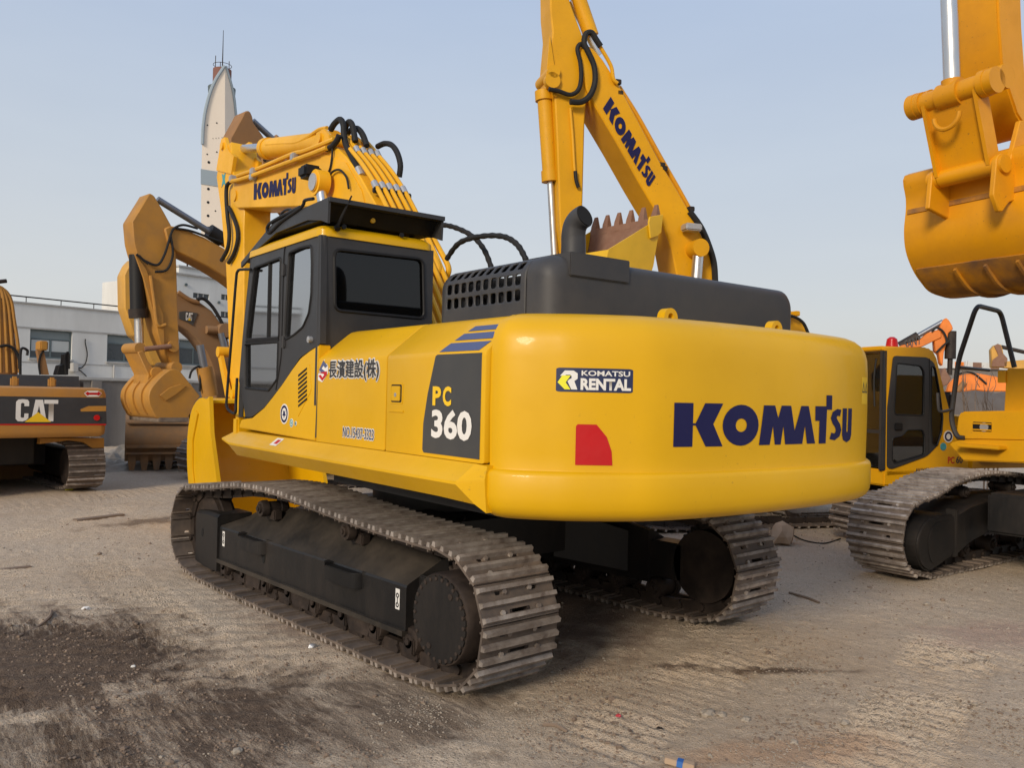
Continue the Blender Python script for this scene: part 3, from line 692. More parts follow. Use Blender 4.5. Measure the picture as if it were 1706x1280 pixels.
# ------------------------------------------------------------------ main cab
def cab_main(root):
    cab=MB()
    X0,X1=-1.5,-.47
    P=lambda l:UP.yz(l,X0)
    Z3=lambda l:[(360+x*.297,320+y*.297) for x,y in l]
    # side frame
    outl=P(Z3([(213,330),(398,282),(590,238),(583,850),(470,930),(372,1080),(270,1210),(200,1262),(165,1262),(128,1060),(150,800),(195,400)]))
    wF=roundpoly(P([(424,446),(468,429),(465,563),(410,566)]),.03); wL=roundpoly(P([(409,573),(464,569),(462,632),(448,651),(409,647)]),.02)
    wR=roundpoly(P([(482,421),(500,413),(519,409),(520,440),(519,490),(515,522),(505,545),(490,558),(476,566),(474,562)]),.03)
    cab.prism(outl,X0,X0+.05,'x',holes=[wF,wL,wR])
    yr=outl[2][0]; zt=outl[2][1]; zc=2.15
    # rear wall
    c=lambda px,py:(lambda q:(q.x,q.z))(UP.pt(px,py,'y',yr))
    win=roundpoly([c(557,415),c(705,432),c(707,531),c(558,517)],.06,5)
    cab.prism([(X0+.001,1.5),(X1,1.5),(X1,zt),(X0+.001,zt)],yr,yr+.05,'y',holes=[win])
    o=cab.build('cab','cabgrey',root,rz=RZ,sharp=30)
    # right side wall
    m=MB(); zt2=zt
    m.prism([(yr+.05,1.5),(1.28,1.5),(1.28,1.9),(1.08,zt),(yr+.05,zt)],X1-.05,X1,'x',holes=[roundpoly([(yr+.2,2.1),(1.1,2.1),(1.0,2.95),(yr+.2,2.95)],.06)])
    m.prism([(X0+.05,1.5),(X1-.05,1.5),(X1-.05,2.0),(X0+.05,2.0)],1.22,1.26,'y')
    # front posts
    for x in (X0+.03,X1-.03): m.tube([(x,1.27,1.6),(x,1.24,2.2),(x,1.06,zt)],.03,8)
    m.build('cab_shell','cabgrey',o)
    # corner posts rounding
    m=MB(); m.cyl((X0+.035,yr+.035,1.75),(X0+.035,yr+.035,zt),.040,20); m.build('corner_post','cabgrey',o)
    # door seam and hinge
    q=P([(474,408),(474,566)]); m=MB()
    m.tube([V((X0-.002,a,b)) for a,b in P([(479,404),(474,420),(472,480),(470,560),(468,600),(460,650)])],.006,6); 
    m.build('door_seam','black',o)
    for py in (450,640-70):
        a=UP.pt(474,py,'x',X0); m=MB(); m.cyl((X0-.012,a.y,a.z-.05),(X0-.012,a.y,a.z+.05),.014,10); m.box(X0-.008,X0,a.y-.03,a.y+.03,a.z-.045,a.z+.045); m.build('door_hinge','cabgrey',o)
    a=UP.pt(519,566,'x',X0); m=MB(); m.cyl((X0-.03,a.y,a.z),(X0,a.y,a.z),.026,14); m.cyl((X0-.035,a.y,a.z),(X0-.03,a.y,a.z),.014,10); m.build('door_catch','clamp',o)
    # window gaskets + glass
    def gasket(loop,x,ax='x',r=.011):
        pts=[V((x,a,b)) if ax=='x' else V((a,x,b)) for a,b in loop]; pts.append(pts[0]); m=MB(); m.tube(pts,r,6,False,False); return m.build('window_seal','black',o)
    def pane(loop,x,mat,ax='x',name='window_glass'):
        m=MB(); m.prism(loop,x,x+.006,ax); return m.build(name,mat,o)
    for w in (wF,wL,wR): gasket(w,X0); pane(w,X0+.02,'glass')
    gasket(win,yr,'y',.014); pane(win,yr+.02,'darkglass','y')
    pane(roundpoly([(yr+.2,2.1),(1.1,2.1),(1.0,2.95),(yr+.2,2.95)],.06),X1-.03,'glass')
    m=MB(); m.prism([(X0+.06,2.0),(X1-.06,2.0),(X1-.06,zt-.02),(X0+.06,zt-.02)],1.12,1.126,'y'); w=m.build('windscreen','glass',o)
    a=P([(447,437),(444,565)]); m=MB(); m.tube([(X0+.015,)+a[0],(X0+.015,)+a[1]],.014,6,False); a=P([(410,569),(465,566)]); m.tube([(X0+.002,)+a[0],(X0+.002,)+a[1]],.012,6,False); m.build('window_bar','black',o)
    a=[c(575,507),c(585,503),c(672,512),c(680,520)]; m=MB(); m.tube([V((p[0],yr+.05,p[1])) for p in a],.008,6); m.build('blind_bar','black',o)
    # interior
    m=MB(); m.box(-1.25,-.75,-.05,.5,1.85,2.02,.05); m.box(-1.22,-.78,-.18,.0,1.95,2.62,.06); m.box(-1.14,-.86,-.14,-.02,2.62,2.8,.04); m.build('seat','seat',o)
    m=MB(); m.box(-1.42,-1.28,0,.6,1.9,2.12,.02); m.box(-.72,-.58,0,.6,1.9,2.12,.02); m.tube([(-1.35,.55,2.1),(-1.35,.6,2.35)],.015); m.tube([(-.65,.55,2.1),(-.65,.6,2.35)],.015)
    m.box(-1.45,-.52,-.4,1.2,1.5,1.62); m.build('console','black',o)
    m=MB(); m.box(-1.45,-.52,-.40,-.15,1.6,2.2,.02); m.build('rear_shelf','black',o)
    # roof
    def rr(z,e,x0=X0,x1=X1): return [(a,b,z) for a,b in rrect(x0+e,x1-e,yr-.0+e,1.12-e,.09,4)]
    m=MB(); m.loft([rr(zt-.005,-.012),rr(zt+.05,-.008),rr(zt+.085,.03),rr(zt+.10,.09),rr(zt+.105,.2)]); rf=m.build('cab_roof','yellow',o,sharp=50)
    for px,py in ((572,378),(668,392),(620,368)):
        q=UP.pt(px,py,'y',yr+.0); m=MB(); m.cyl((q.x,yr-.002,q.z),(q.x,yr-.02,q.z),.02,10); m.build('roof_bolt','black' if px!=620 else 'yellow',rf)
    # rain visor / top guard
    z0=3.24; q0=UP.pt(538,328,'y',-.55);q1=UP.pt(729,363,'y',-.55)
    xa,xb=X0+.0,X1+.02
    za=q0.z
    m=MB()
    T=[(xa,-.58,za-.005),(xb,-.58,za-.005),(xb,.55,za-.02),(xb,1.12,za-.2),(xb,1.3,za-.26),(xa,1.3,za-.26),(xa,1.12,za-.2),(xa,.55,za-.02)]
    # swept section along x
    secyz=[(-.60,za-.035),(-.60,za),(.5,za-.02),(1.25,za-.27),(1.25,za-.30),(.5,za-.05)]
    m.prism(secyz,xa,xb,'x')
    for x in (xa,xb-.02):
        m.prism([(-.575,za-.20),(-.585,za-.005),(.5,za-.025),(1.3,za-.29),(1.3,za-.34),(.9,za-.22),(.45,za-.13),(-.2,za-.12),(-.45,za-.16)],x-.003,x+.017,'x')
    vs=m.build('roof_guard','cabgrey',root,rz=RZ,sharp=25)
    m=MB()
    for x in (xa+.1,xb-.15):
        for y in (-.3,.7): m.box(x,x+.03,y,y+.03,zt+.08,za-.03)
    m.build('guard_leg','black',vs)
    m=MB(); m.prism([(-.42,za-.15),(-.52,za-.04),(.5,za-.055),(.9,za-.19),(.45,za-.13)],xa+.02,xb-.025,'x'); m.build('guard_shade_block','black',vs)  # added black block standing in for the shade under the guard
    m=MB(); m.tube([UP.pt(a,b,'x',-1.51) for a,b in ((522,331),(508,334),(502,345),(470,368),(448,388),(450,372),(500,345))],.014,8); m.build('lamp_conduit','black',vs)
    m=MB(); m.tube([UP.pt(a,b,'x',-1.3) for a,b in ((466,367),(470,355),(480,349),(490,352))],.012,8); m.build('lamp_conduit','black',vs)
    m=MB(); m.tube([UP.pt(561,379,'y',-.5),UP.pt(586,326,'y',-.62)],[.016,.006],8,False); q=UP.pt(561,380,'y',-.49); m.cyl(q+V((0,-.02,-.012)),q+V((0,0,.012)),.024,10); m.build('antenna','black',root,rz=RZ)
    # grab rail
    m=MB(); m.tube([UP.pt(a,b,'x',-1.53) for a,b in ((418,449),(404,449),(396,452),(393,470),(386,560),(378,660),(378,678),(384,686),(392,688),(393,670),(395,630))],.013,8); m.build('grab_rail','black',root,rz=RZ)
# ------------------------------------------------------------------ main boom, arm, bucket
def front_main(root):
    bx0,bx1=-.05,.45
    B=lambda m,n,mat,par=root,**k: m.build(n,mat,par,rz=(RZ if par is root else None),**k)
    prof=[(5.86,4.62),(5.92,4.78),(5.84,4.95),(5.0,4.91),(4.01,4.87),(3.1,4.83),(2.62,4.77),(2.40,4.70),(2.12,4.52),(1.76,4.22),(1.35,3.82),(.85,3.22),(.3,2.45),(0,2.06),(-.08,1.92),(0,1.8),(.15,1.76),(.32,1.86),(.7,2.3),(1.15,2.75),(1.7,3.35),(2.15,3.75),(2.7,4.03),(3.4,4.17),(4.5,4.34),(5.66,4.52)]
    m=MB(); m.prism(prof,bx0,bx1,'x',bev=.012,seg=1); bm=B(m,'boom','boomyel',sharp=40)
    m=MB(); m.prism([(2.75,4.70),(2.1,4.45),(1.7,4.06),(1.62,3.9),(1.9,3.72),(2.3,3.98),(2.85,4.2)],bx0-.012,bx0-.001,'x'); B(m,'side_plate','boomyel',bm)
    m=MB(); m.cyl((-.07,5.75,4.72),(.47,5.75,4.72),.08,20); B(m,'arm_pin','boomyel',bm)
    bmap=lambda u,v:((bx0,-u,v),(-1,0,0))
    c=[invmap(UP,bmap,a,b,(-6,-2),(3.5,5.5)) for a,b in ((423,333),(493,322),(423,304),(493,296))]
    u0,u1=c[0][0],c[1][0]; sl=(c[1][1]-c[0][1])/(u1-u0)
    v0=c[0][1]; bh=((c[2][1]-c[0][1])+(c[3][1]-c[1][1]))/2
    b2=lambda u,v:((bx0,-u,v+sl*(u-u0)),(-1,0,0))
    g,_=brand()
    sheet('brand_lettering','navy',bm,b2,polys=g,box=(u0,u1,v0,v0+bh),off=.006)
    # arm
    ap=[(6.15,5.62),(6.38,5.62),(6.72,5.36),(6.78,5.2),(6.52,4.62),(6.22,3.7),(5.98,2.4),(5.88,1.6),(5.72,1.45),(5.5,1.5),(5.42,1.7),(5.38,2.4),(5.45,3.6),(5.5,4.2),(5.5,4.75),(5.7,5.0),(6.02,5.1)]
    m=MB(); m.prism(ap,.0,.40,'x',bev=.01,seg=1); am=B(m,'arm','boomyel',sharp=40)
    a=UP.pt(373,299,'x',0); m=MB(); m.prism([(a.y+.0+.13*math.cos(k*PI/4)*(1 if k%2 else .35),a.z+.13*math.sin(k*PI/4)*(1.2 if k%2 else .5)) for k in range(8)],-.006,.001,'x'); B(m,'cross_sticker','teal',am)
    m=MB()
    for x in (-.02,.36): m.prism([(6.75,5.3),(6.55,5.75),(6.4,5.75),(6.2,5.5),(5.95,5.35),(6.05,5.1)],x,x+.06,'x',bev=.006)
    m.cyl((-.05,6.45,5.62),(.45,6.45,5.62),.06,14); B(m,'arm_bracket','boomyel',am)
    # arm cylinder
    m=MB(); m.cyl((.2,2.95,4.93),(.2,5.18,5.34),.14,24); m.cyl((.2,5.08,5.32),(.2,5.2,5.343),.155,24); cy=B(m,'arm_cylinder','boomyel',sharp=40)
    m=MB(); m.cyl((.2,5.18,5.36),(.2,6.4,5.60),.065,20); B(m,'cylinder_rod','chrome',cy)
    m=MB(); m.prism([(2.65,4.76),(2.7,4.92),(2.85,5.03),(3.05,5.03),(3.3,4.8)],.0,.05,'x',bev=.006); m.prism([(2.65,4.76),(2.7,4.92),(2.85,5.03),(3.05,5.03),(3.3,4.8)],.35,.40,'x',bev=.006); m.cyl((-.03,2.95,4.93),(.43,2.95,4.93),.07,14); B(m,'cylinder_bracket','boomyel',bm)
    m=MB(); m.tube([UP.pt(a,b,'x',.08) for a,b in ((444,241),(470,239),(496,237),(515,227),(532,216),(545,213))],.026,8); B(m,'oil_pipe','boomyel',cy)
    # boom cylinders
    for x in (-.19,.59):
        p=UP.pt(533,305,'x',-.19); py,pz=p.y,p.z; d=V((0,1.35-py,1.35-pz)).normalized(); mid=V((x,py,pz))+d*.75
        m=MB(); m.cyl(V((x,1.35,1.35)),V((x,1.35,1.35))-d*1.75,.115,20); c_=B(m,'boom_cylinder','boomyel')
        m=MB(); m.cyl(V((x,1.35,1.35))-d*1.7,V((x,py,pz)),.062,18); B(m,'cylinder_rod','chrome',c_)
        m=MB(); s=-1 if x<0 else 1; m.cyl((x-.07,py,pz),(x+.07,py,pz),.15,20); m.cyl((x+s*.07,py,pz),(x+s*.085,py,pz),.11,20);m.cyl((x+s*.085,py,pz),(x+s*.095,py,pz),.06,20); B(m,'rod_eye','boomyel' ,c_)
        m=MB(); m.cyl((x+s*.072,py,pz),(x+s*.1,py,pz),.10,22); B(m,'pin_cap','clamp',c_)
    # lamp
    q=UP.pt(517,288,'x',-.22); m=MB(); m.box(-.34,-.12,q.y-.12,q.y+.10,q.z-.075,q.z+.075,.03); lp=B(m,'work_lamp','black')
    # side pipes
    for pts,x in (([(396,293),(430,281),(470,264),(492,255),(506,252),(530,243),(557,232)],-.07),([(385,302),(400,299),(425,291),(460,278),(495,265),(520,256),(545,246)],-.11)):
        m=MB(); m.tube([UP.pt(a,b,'x',x) for a,b in pts],.03,8); B(m,'oil_pipe','boomyel',bm)
    for px,py in ((422,286),(490,262),(421,294),(387,298)):
        q=UP.pt(px,py,'x',-.1); m=MB(); m.box(-.14,-.05,q.y-.05,q.y+.05,q.z-.05,q.z+.05,.012); B(m,'pipe_clamp','clamp',bm)
    # boom back pipes
    for k in range(5):
        x=.0+.088*k
        pts=[(x,2.62-.03*k,4.90),(x,2.36,4.80),(x,2.12,4.62),(x,1.74,4.32),(x,1.33,3.92),(x,.83,3.32),(x,.3,2.6),(x,.1,2.3)]
        if k==0: pts=pts[2:]
        m=MB(); m.tube(pts,.026,8); B(m,'oil_pipe','boomyel',bm)
        for (y,z) in ((2.12,4.62),(1.5,4.09)):
            if k==0 and y>2: continue
            m=MB(); dy=V((0,-.65,-.75)).normalized(); m.cyl(V((x,y,z))-dy*.05,V((x,y,z))+dy*.05,.037,10); B(m,'pipe_clamp','clamp',bm)
    m=MB(); m.box(-.04,.42,1.44,1.5,4.0,4.06,.01); B(m,'clamp_bar','black',bm)
    # lower pipes right of the cab
    for k in range(2):
        x=.32+.12*k; m=MB(); m.tube([UP.pt(a+k*16,b,'x',x) for a,b in ((705,395),(716,415),(731,445),(728,462),(720,480),(722,500))],.03,8); B(m,'oil_pipe','boomyel',bm)
    # hoses
    H=[([(384,303),(378,310),(377,330),(379,360),(382,390),(379,415),(369,434)],-.06,.03),([(381,345),(388,360),(395,380),(396,400),(390,422),(381,438)],-.04,.03),
       ([(551,216),(558,205),(567,199),(572,208),(573,225),(578,245),(598,283)],.0,.036),([(573,220),(577,208),(583,203),(588,212),(592,236)],.1,.036),([(577,223),(588,215),(597,215),(605,226),(611,243)],.2,.036),
       ([(544,248),(554,243),(562,233),(565,225)],-.08,.034),([(629,244),(641,239),(653,242),(662,255),(667,275),(665,295)],.5,.034),([(554,245),(553,262),(550,280),(545,291)],-.08,.012),([(547,297),(554,286),(566,283),(577,295),(581,314)],-.1,.013)]
    for pts,x,r in H:
        m=MB(); m.tube([UP.pt(a,b,'x',x) for a,b in pts],r,10); B(m,'hose','rubber')
    q=UP.pt(600,287,'x',0); m=MB(); m.cyl(q+V((0,.04,.05)),q-V((0,.04,.05)),.045,10); B(m,'hose_coupling','clamp')
    # bucket, resting in front, opening towards the machine
    x0,x1=-.50,1.0
    # shell section (y,z), opening faces -Y
    sh=[(5.25,1.70),(5.6,1.72),(5.95,1.55),(6.12,1.2),(6.12,.8),(5.98,.4),(5.7,.12),(5.3,.02),(4.75,.05)]
    inn=[(4.75,.09),(5.3,.06),(5.68,.16),(5.94,.42),(6.08,.8),(6.08,1.18),(5.92,1.52),(5.6,1.68),(5.25,1.66)]
    sh2=[(q.x,q.y) for q in spline([V(p) for p in sh],4)]; in2=[(q.x,q.y) for q in spline([V(p) for p in inn],4)]
    m=MB(); m.prism(sh2+in2,x0,x1,'x'); bk=B(m,'bucket','yellow',sharp=35)
    side=sh2+[(4.75,.05),(4.95,.7)]
    for x in (x0-.03,x1): 
        m=MB(); m.prism(sh2+[(4.70,.04),(4.78,.5),(5.05,1.2)],x,x+.03,'x'); m.prism([(5.25,1.72),(5.18,1.2),(4.85,.5),(4.7,.04),(4.62,.04),(4.7,.55),(5.05,1.25),(5.15,1.75)],x-.012,x+.042,'x'); B(m,'side_plate','yellow',bk)
    m=MB(); m.prism([(5.75,1.55),(6.0,1.1),(5.95,.6),(5.7,.3),(5.6,.3),(5.8,.7),(5.83,1.1),(5.62,1.5)],x0-.05,x0-.03,'x',bev=.006); B(m,'wear_plate','yellow',bk)
    m=MB(); m.box(x0,x1,4.55,4.8,.02,.08,.01); B(m,'cutting_edge','yellow',bk)
    for i in range(5):
        x=x0+.08+i*.33; m=MB(); m.loft([[(x-.06,4.75,-.02),(x+.06,4.75,-.02),(x+.06,4.75,.1),(x-.06,4.75,.1)],[(x-.03,4.42,.0),(x+.03,4.42,.0),(x+.03,4.42,.02),(x-.03,4.42,.02)]]); B(m,'tooth','rust',bk)
    m=MB()
    for x in (.02,.38): m.prism([(5.2,1.62),(5.35,1.95),(5.7,1.95),(5.95,1.5)],x-.05,x+.02,'x',bev=.006)
    m.cyl((-.08,5.62,1.78),(.5,5.62,1.78),.07,14); B(m,'bucket_ear','yellow',bk)
    # link and bucket cylinder on the far side of the arm
    m=MB(); m.cyl((.2,6.5,4.9),(.2,6.3,3.3),.10,20); c_=B(m,'bucket_cylinder','boomyel'); m=MB(); m.cyl((.2,6.3,3.3),(.2,6.22,2.45),.05,16); B(m,'cylinder_rod','chrome',c_)
    m=MB(); m.cyl((-.1,6.2,2.42),(.5,6.2,2.42),.08,14)
    for x in (-.08,.42): m.prism([(6.28,2.4),(6.12,2.36),(5.7,1.75),(5.85,1.72)],x,x+.05,'x')
    B(m,'bucket_link','boomyel')
# ------------------------------------------------------------------ the other machines
def sc(k,ox,oy): return lambda l:[(ox+x*k,oy+y*k) for x,y in l]
def mroot(fr,label,group='excavators parked in the yard',name='excavator'):
    return empty(name,label,'excavator',group,loc=fr.M.translation,rz=fr.rz)
def plate(fr,par,name,mat,px,x0,x1,bev=.01,holes=()):
    """side-on part: outline read at plane x=x0, thickness to x1"""
    m=MB(); m.prism(fr.yz(px,x0),x0,x1,'x',bev=bev,seg=1); return m.build(name,mat,par,sharp=40)
def tubep(fr,par,name,mat,px,x,r,n=8,smooth=True):
    m=MB(); m.tube([fr.pt(a,b,'x',x) for a,b in px],r,n,smooth); return m.build(name,mat,par)
def cylp(fr,par,name,mat,a,b,x,r,n=18):
    m=MB(); p,q=fr.pt(*a,'x',x),fr.pt(*b,'x',x); m.cyl(p,q,r,n); return m.build(name,mat,par,sharp=40)
def shell(pl,t):
    """thicken an open (y,z) polyline inwards"""
    P=[V(p) for p in pl]; o=[]
    for i,p in enumerate(P):
        d=(P[min(i+1,len(P)-1)]-P[max(i-1,0)]).normalized(); o.append(p+V((-d.y,d.x))*t)
    return [(p.x,p.y) for p in P]+[(p.x,p.y) for p in reversed(o)]
def smooth2(pl,k=4): return [(q.x,q.y) for q in spline([V(p) for p in pl],k)]
def bucket(par,pl,x0,x1,mat,t=.04,inmat=None,teeth=5,tdir=None,flip=1,tmat='rust',ribs=0):
    """pl: outer profile from hinge lip round the back to the cutting edge"""
    s=smooth2(pl); m=MB(); m.prism(shell(s,t*flip),x0,x1,'x'); bk=m.build('bucket',mat,par,sharp=35)
    for x in (x0-.025,x1):
        m=MB(); m.prism(s,x,x+.025,'x'); m.build('side_plate',mat,bk)
        e=[V(s[0]),V(s[-1])]; 
    if inmat:
        sh=shell(s,t*flip); k=len(s); inner=sh[k:][::-1]; m=MB(); m.prism(shell(inner,.006*flip),x0+.002,x1-.002,'x'); m.build('bucket_lining',inmat,bk)
    a,b=V(s[-1]),V(s[-3]); d=(a-b).normalized() if tdir is None else V(tdir).normalized(); nrm=V((-d.y,d.x))
    for i in range(teeth):
        x=x0+.07+(x1-x0-.14)*i/(max(teeth-1,1)); m=MB()
        r=lambda c,w,h:[(x-w,)+tuple(c-nrm*h),(x+w,)+tuple(c-nrm*h),(x+w,)+tuple(c+nrm*h),(x-w,)+tuple(c+nrm*h)]
        m.loft([r(a-d*.10,.06,.05),r(a+d*.05,.055,.045),r(a+d*.21,.03,.012)]); m.build('tooth',tmat,bk)
    return bk
def simple_lower(root,n=40,detail=1,off=0,scale=1,xs=(-1,1),mat='pad',L=1.9,w=.6,g=1.25,r=.42):
    for s in xs:
        path=track_path(-L,L,r,r,r+.02,r+.02,[(-.9,r*2+.06),(0,r*2+.08),(.9,r*2+.06)],g0=.3,g1=.3)
        t=make_track(root,g*s,w,path,n,nb=3 if detail else 2,mat=mat)
        if off: t.rotation_euler=(0,0,off)
def basic_body(root,mat,z0=1.1,z1=2.0,y0=-2.6,y1=1.4,hw=1.35,cab=True,off=0):
    """upper works of a machine that mostly hides behind others"""
    m=MB(); m.loft([[(x,y,z) for x,y in rrect(-hw+e,hw-e,y0+e,y0+.75,.3)] for z,e in ((z0,.08),(z0+.08,0),(z1-.1,0),(z1,.1))]); m.build('counterweight',mat,root)
    m=MB(); m.box(-hw,hw,y0+.76,y1-.9,z0,z1,.04); m.build('engine_hood',mat,root)
    m=MB(); m.box(.3,hw,y1-.88,y1,z0,z1-.3,.04); m.build('tool_box',mat,root)
    if cab:
        m=MB(); m.loft([[(a,b,z) for a,b in rrect(-hw+e,-hw+1.0-e,y1-1.5+e,y1+f-e,.08)] for z,e,f in ((z0,0,.1),(z0+1.0,0,.1),(z0+1.9,.03,-.1),(z0+1.95,.08,-.15))]); c=m.build('cab',mat,root)
        m=MB(); m.prism([(y1-1.35,z0+.95),(y1-.1,z0+.95),(y1-.25,z0+1.75),(y1-1.35,z0+1.75)],-hw-.004,-hw+.03,'x'); m.build('window_glass','glass',c)
    m=MB(); m.cyl((0,0,.8),(0,0,z0),.6,32); m.box(-.9,.9,-.9,.9,.45,.85,.03); m.build('carbody','frame',root)

def rounded(P,r,n=5):
    out=[P[0]]
    for a,b,c in zip(P,P[1:],P[2:]):
        d1,d2=a-b,c-b; t1=b+d1.normalized()*min(r,d1.length*.45); t2=b+d2.normalized()*min(r,d2.length*.45)
        out+=[t1*(1-k/n)**2+b*2*(k/n)*(1-k/n)+t2*(k/n)**2 for k in range(n+1)]
    return out+[P[-1]]
# ===== machine behind the engine hood: boom up, bucket curled at cab height
def excavator_back():
    fr=Frame.anchored(R(65),1180,13.2,(-.3,.3)); root=mroot(fr,'deep yellow excavator behind the engine hood, raised lettered boom, bucket teeth pointing up')
    Z=sc(.375,860,0)
    bl=plate(fr,root,'boom','byel',Z([(285,215),(310,195),(345,215),(385,262),(455,372),(545,540),(640,718),(720,850),(790,975),(845,1085),(872,1170),(888,1300),(890,1420),(850,1500),(760,1480),(725,1330),(715,1230),(690,1100),(640,970),(545,810),(450,640),(350,470),(315,400),(290,300)]),-.3,.3,.02)
    fm=lambda u,v:((-.3,-u,v),(-1,0,0))
    a=fr.pt(1004,181,'x',-.3); b=fr.pt(1080,313,'x',-.3); c=fr.pt(1017,161,'x',-.3)
    A=V((-a.y,a.z)); Bv=V((-b.y,b.z))-A; Hh=V((-c.y,c.z))-A
    # the word runs down the boom: rotate the unit square
    def rm(u,v):
        q=A+Bv*u+Hh*v; return (-.3,-q.x,q.y),(-1,0,0)
    g,W=brand(); sheet('brand_lettering','navy',bl,rm,polys=g,box=(0,1,0,1),off=.012)
    ar=plate(fr,root,'arm','byel',Z([(150,-120),(215,-120),(238,0),(270,90),(300,170),(328,260),(330,360),(310,470),(305,540),(296,900),(285,1120),(215,1150),(195,1000),(182,620),(172,430),(150,370),(148,300),(162,140),(152,40)]),-.24,.24,.02)
    plate(fr,root,'arm_rib','byel',Z([(150,150),(172,300),(180,430),(165,425),(150,370),(135,330)]),-.27,-.245,.004)
    c1=cylp(fr,root,'bucket_cylinder','byel',(907,158),(917,300),-.02,.115); 
    cylp(fr,root,'cylinder_gland','byel',(916,285),(917,303),-.02,.135); cylp(fr,root,'cylinder_head','byel',(906,152),(907,168),-.02,.14)
    cylp(fr,c1,'cylinder_rod','chrome',(917,300),(924,425),-.02,.055)
    m=MB(); p=fr.pt(912,130,'x',0); m.cyl((-.3,p.y,p.z),(.3,p.y,p.z),.10,18); p=fr.pt(919,135,'x',-.24); m.cyl((-.3,p.y,p.z),(-.2,p.y,p.z),.12,20); m.build('cylinder_pin','byel',root)
    cylp(fr,root,'arm_cylinder','byel',(985,60),(930,-100),.0,.12); c2=cylp(fr,root,'cylinder_rod','chrome',(997,92),(952,2),.05,.06)
    # hoses round the joint
    for px,x,r in ((Z([(145,395),(190,405),(240,420),(275,400),(288,350),(285,280),(272,220),(285,195),(300,205)]),-.32,.035),(Z([(240,452),(290,452),(330,420),(350,360),(345,290),(320,230),(302,190),(310,150),(335,145),(355,175),(375,205)]),-.36,.045)):
        tubep(fr,root,'hose','rubber',px,x,r)
    tubep(fr,root,'oil_pipe','byel',Z([(372,205),(420,290),(432,350),(450,370)]),-.34,.03)
    tubep(fr,root,'oil_pipe','byel',Z([(240,480),(250,600),(258,740),(265,800)]),-.27,.022)
    tubep(fr,root,'oil_pipe','orange',Z([(455,385),(540,520),(640,700),(720,840),(775,940)]),-.18,.04)
    tubep(fr,root,'hose','rubber',Z([(770,940),(820,1010),(855,1090),(878,1170),(884,1260)]),-.32,.05)
    tubep(fr,root,'hose','rubber',Z([(262,760),(266,800),(276,832)]),-.28,.03)
    for x,y in ((450,366),(458,415),(645,735),(655,750),(775,930)):
        p=fr.pt(860+x*.375,y*.375,'x',-.25); m=MB(); m.box(p.x-.05,p.x+.05,p.y-.05,p.y+.05,p.z-.04,p.z+.04,.01); m.build('pipe_clamp','darkiron',root)
    # boom cylinder, lamp
    c3=cylp(fr,root,'cylinder_rod','chrome',(1160,465),(1163,425),-.45,.085); m=MB(); p=fr.pt(1163,414,'x',-.45); m.cyl((-.55,p.y,p.z),(-.3,p.y,p.z),.14,20); m.build('rod_eye','byel',root)
    p=fr.pt(1152,380,'x',-.45); m=MB(); m.box(-.55,-.35,p.y-.14,p.y+.14,p.z-.05,p.z+.06,.02); m.build('work_lamp','clamp',root)
    # bucket curled up beside the arm
    FB=Frame.anchored(R(88),1090,12.6,(-.7,0)); ml=fr.I@FB.M
    pl=FB.yz([(1012,416),(1008,440),(1012,470),(1035,490),(1065,480),(1084,451),(1090,420),(1096,385),(1098,363)],-.7)
    bk=bucket(root,pl,-.7,.72,'lemon',.04,'rust',6,flip=1 if pl[0][0]<pl[-1][0] else -1)
    bk.matrix_local=ml
    for i in range(6):
        pass
    q=FB.yz([(1076,371),(1078,362),(1100,358),(1097,388),(1091,394),(1079,398)],-.7); m=MB(); m.prism(q,-.76,-.73,'x',bev=.006,seg=1); m.build('side_cutter','lemon',bk)
    basic_body(root,'byel',1.1,1.95,hw=1.5); simple_lower(root,30,0)
    return root
